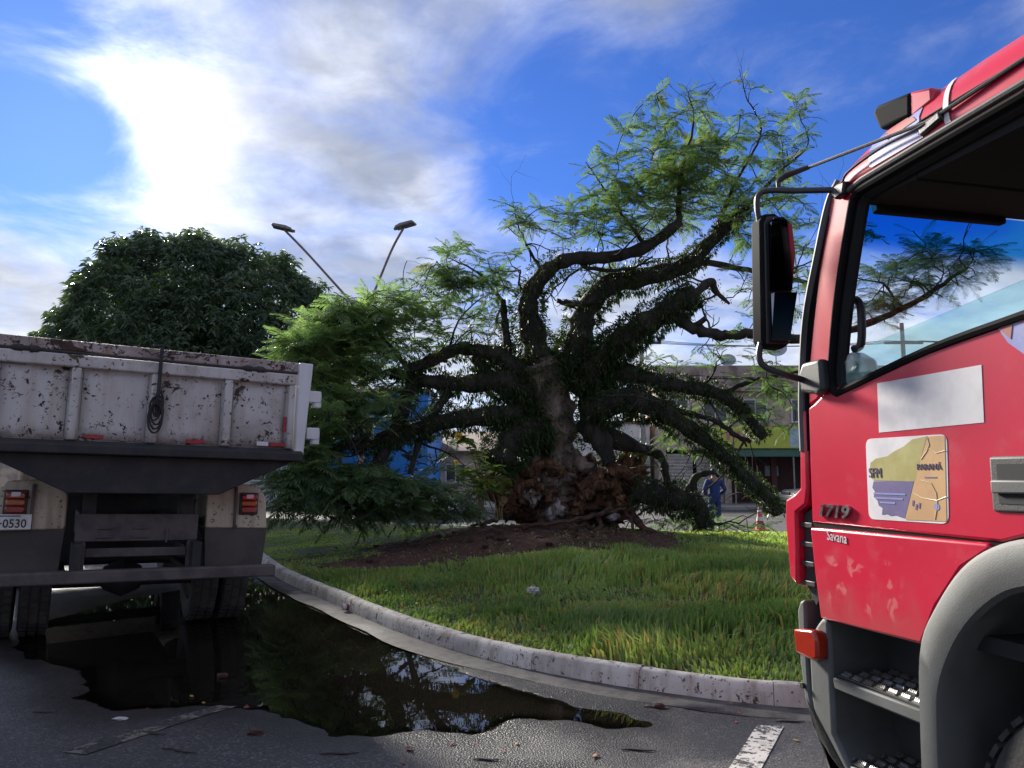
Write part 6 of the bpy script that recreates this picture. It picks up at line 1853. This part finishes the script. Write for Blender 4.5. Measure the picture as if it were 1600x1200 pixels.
# parked vehicles
def car(name, loc, rz, paint, label, cat, pickup=False):
    T = empty(name, loc, rz, label, cat)
    L, Wd = (4.9, 1.78) if pickup else (4.2, 1.70)
    h0, hb, hr = (.45, 1.05, 1.72) if pickup else (.30, .92, 1.46)
    prof = [(-L / 2, h0), (-L / 2, hb - .02), (-L / 2 + .08, hb + .02), (L * .18, hb), (L / 2 - .25, hb - .10), (L / 2 - .02, hb - .28), (L / 2, h0 + .1), (L / 2 - .1, h0)]
    mb = MB(); mb.prism(prof, -Wd / 2, Wd / 2, 'y'); body = mb.build('body', paint, T, .07, seg=3)
    a0, a1, a2, a3 = (-.9, -.75, .35, 1.05) if pickup else (-1.9, -1.35, .35, 1.10)
    mb = MB(); mb.v = [(a0, -Wd / 2 + .04, hb), (a3, -Wd / 2 + .04, hb), (a2, -Wd / 2 + .20, hr), (a1, -Wd / 2 + .20, hr), (a0, Wd / 2 - .04, hb), (a3, Wd / 2 - .04, hb), (a2, Wd / 2 - .20, hr), (a1, Wd / 2 - .20, hr)]
    mb.f = [(0, 1, 2, 3), (7, 6, 5, 4), (1, 5, 6, 2), (4, 0, 3, 7), (3, 2, 6, 7), (0, 4, 5, 1)]; mb.build('cabin', M['pane'], T, .05, seg=3)
    mb = MB(); mb.span(a1 - .02, a2 + .05, -Wd / 2 + .19, Wd / 2 - .19, hr - .035, hr + .02); mb.build('car_roof', paint, T, .02)
    for x in (-L * .31, L * .31):
        for s in (-1, 1):
            w = bpy.data.objects.new('wheel', None); COL.objects.link(w); w.parent = T; w.location = (x, s * (Wd / 2 - .10), .34); w.empty_display_size = .1
            mb = MB(); mb.lathe([(.18, -.10), (.30, -.11), (.335, -.07), (.335, .07), (.30, .11), (.18, .10)], 24, 'y'); mb.build('tyre', M['tyre'], w)
            mb = MB(); mb.lathe([(.19, -.09), (.19, .09), (.12, s * .06), (.05, s * .09), (.001, s * .09)], 20, 'y'); mb.build('rim', M['rim'], w)
    for s in (-1, 1):
        mb = MB(); mb.box((L / 2 - .10, s * Wd * .36, hb - .30), (.16, .32, .15)); mb.build('headlight', M['clearlens'], T, .02)
        mb = MB(); mb.box((-L / 2 + .0, s * Wd * .40, hb - .22), (.06, .22, .18)); mb.build('tail_lamp', M['redlens'], T, .01)
    mb = MB(); mb.span(L / 2 - .05, L / 2 + .06, -Wd / 2 + .1, Wd / 2 - .1, h0 + .05, h0 + .22); mb.build('bumper', M['grey'], T, .02)
    mb = MB(); mb.span(L / 2 - .03, L / 2 + .015, -.45, .45, h0 + .32, h0 + .44); mb.build('grille', M['black'], T, .01)
c = ground(1195, 795)
car('parked_pickup', (c.x + 2.2, 33.5, 0), R(183), M['silver'], 'silver pickup parked with its nose showing below the awning', 'pickup', True)
c = at(650, 765, 28)
car('parked_car', (c.x - .5, 28.5, 0), R(8), M['carwhite'], 'white car parked behind the fallen branches', 'car')

# traffic cone
M['cone'] = mk('orange_cone', (0.50, 0.075, 0.03), .55, (0.40, 0.06, 0.03), 6)
M['coneband'] = mk('cone_band', (0.62, 0.60, 0.58), .5)
c = ground(1188, 829)
T = empty('traffic_cone', (c.x, c.y, 0), .3, 'orange traffic cone with white bands on the far road', 'traffic cone')
mb = MB(); mb.lathe([(.001, .72), (.030, .72), (.135, .04), (.001, .04)], 20); mb.build('cone', M['cone'], T)
mb = MB(); mb.span(-.19, .19, -.19, .19, 0, .04); mb.build('base', M['cone'], T, .01)
for z0, z1 in ((.50, .60), (.28, .40)):
    r = lambda z: .030 + (.72 - z) / .68 * .105 + .003
    mb = MB(); mb.lathe([(r(z0) - .004, z0), (r(z0), z0), (r(z1), z1), (r(z1) - .004, z1)], 20); mb.build('band', M['coneband'], T)

# ------------------------------------------------------------------ worker in blue coveralls
def worker():
    M['skin'] = mk('skin', (0.20, 0.10, 0.065), .55)
    M['coverall'] = mk('blue_coverall', (0.010, 0.030, 0.13), .85, (0.007, 0.020, 0.09), 7.0, bmp=.5, bscale=14)
    M['hair'] = mk('dark_hair', (0.012, 0.010, 0.009), .7)
    M['boot'] = mk('black_boot', (0.015, 0.014, 0.014), .6)
    c = ground(1118, 829)
    T = empty('person', (c.x, c.y, 0), R(12), 'person in blue coveralls standing on the far road with arms held to the waist', 'person')
    J = {'pelvis': (0, 0, .96, .150, .115), 'waist': (0, 0, 1.10, .150, .110), 'chest': (0, .02, 1.30, .175, .125), 'shoul': (0, .01, 1.44, .130, .095), 'neck': (0, .02, 1.53, .058, .058), 'skull': (0, .045, 1.60, .068, .078), 'head': (0, .05, 1.68, .075, .088), 'crown': (0, .04, 1.745, .050, .060)}
    E_ = [('pelvis', 'waist'), ('waist', 'chest'), ('chest', 'shoul'), ('shoul', 'neck'), ('neck', 'skull'), ('skull', 'head'), ('head', 'crown')]
    for s, n in ((-1, 'l'), (1, 'r')):
        hx = .17 if s > 0 else .15
        J.update({'hip' + n: (s * .09, 0, .90, .098, .100), 'knee' + n: (s * .11, .02, .50, .068, .070), 'ank' + n: (s * .125, -.02, .10, .046, .048), 'heel' + n: (s * .13, -.03, .045, .042, .036), 'toe' + n: (s * .155, .15, .035, .040, .026)})
        E_ += [('pelvis', 'hip' + n), ('hip' + n, 'knee' + n), ('knee' + n, 'ank' + n), ('ank' + n, 'heel' + n), ('heel' + n, 'toe' + n)]
        J.update({'sh' + n: (s * .195, .01, 1.42, .070, .066), 'el' + n: (s * .33, -.04, 1.17, .052, .052), 'wr' + n: (s * .20, .12, 1.02, .036, .034), 'pa' + n: (s * .15, .15, 1.00, .038, .024)})
        E_ += [('shoul', 'sh' + n), ('sh' + n, 'el' + n), ('el' + n, 'wr' + n), ('wr' + n, 'pa' + n)]
        for k in range(4):
            a = (k - 1.5) * .018
            J['f%d' % k + n] = (s * .105, .165 + .004 * k, 1.005 + a, .010, .010); J['g%d' % k + n] = (s * .075, .155, 1.0 + a * 1.1, .008, .008)
            E_ += [('pa' + n, 'f%d' % k + n), ('f%d' % k + n, 'g%d' % k + n)]
        J['th' + n] = (s * .15, .165, 1.045, .011, .011); E_ += [('pa' + n, 'th' + n)]
    def skin_mesh(name, keys, mat, grow=0.0, parent=T, sub=2):
        ks = [k for k in J if keys(k)]; ix = {k: i for i, k in enumerate(ks)}
        me = bpy.data.meshes.new(name)
        me.from_pydata([J[k][:3] for k in ks], [(ix[a], ix[b]) for a, b in E_ if a in ix and b in ix], [])
        o = link_mesh(name, me, mat, parent)
        bm = bmesh.new(); bm.from_mesh(me); bm.verts.ensure_lookup_table()
        lay = bm.verts.layers.skin.verify()
        for k in ks:
            sv = bm.verts[ix[k]][lay]
            sv.radius = (J[k][3] + grow, J[k][4] + grow); sv.use_root = (k == 'pelvis')
        bm.to_mesh(me); bm.free()
        m_ = o.modifiers.new('skin', 'SKIN'); m_.use_smooth_shade = True
        sb = o.modifiers.new('sub', 'SUBSURF'); sb.levels = sub; sb.render_levels = sub
        return o
    body = skin_mesh('body', lambda k: True, M['skin'])
    cloth = lambda k: not (k in ('neck', 'skull', 'head', 'crown') or k[:2] in ('pa', 'th', 'f0', 'f1', 'f2', 'f3', 'g0', 'g1', 'g2', 'g3') or k.startswith(('heel', 'toe')))
    skin_mesh('coverall', cloth, M['coverall'], .020)
    for n in 'lr':
        t_, h_ = Vector(J['toe' + n][:3]), Vector(J['heel' + n][:3])
        mb = MB(); mb.tube([tuple(p) for p in catmull([(h_.x, h_.y - .045, .06), (h_.x, h_.y, .055), tuple(h_.lerp(t_, .6) + Vector((0, 0, .01))), (t_.x, t_.y, .045), (t_.x, t_.y + .04, .04)], 3)], [.03, .045, .054, .057, .058, .058, .056, .054, .052, .050, .047, .042, .03], 12); mb.tube([(h_.x, h_.y, .05), (h_.x, h_.y + .005, .2)], [.055, .062], 12)
        mb.build('boot', M['boot'], T)
    mb = MB(); mb.lathe([(.001, .098), (.045, .088), (.078, .055), (.090, .010), (.088, -.03), (.078, -.055), (.060, -.06)], 20, 'z', (0, .030, 1.695)); mb.build('hair', M['hair'], T)
    # face, turned away towards the street
    for s in (-1, 1):
        mb = MB(); mb.lathe([(.001, .010), (.009, .006), (.012, 0), (.009, -.006), (.001, -.010)], 10, 'x', (s * .032, .128, 1.675)); mb.build('eye', M['whitewall'], body)
        mb = MB(); mb.lathe([(.001, .012), (.022, .008), (.030, 0), (.022, -.008), (.001, -.012)], 12, 'x', (s * .082, .045, 1.665)); mb.build('ear', M['skin'], body)
    mb = MB(); mb.tube([(0, .13, 1.68), (0, .150, 1.645), (0, .132, 1.63)], [.008, .014, .010], 8); mb.build('nose', M['skin'], body)
    mb = MB(); mb.tube([(-.024, .122, 1.605), (0, .130, 1.604), (.024, .122, 1.605)], [.004, .006, .004], 6); mb.build('mouth', M['sign_pink'], body)
worker()
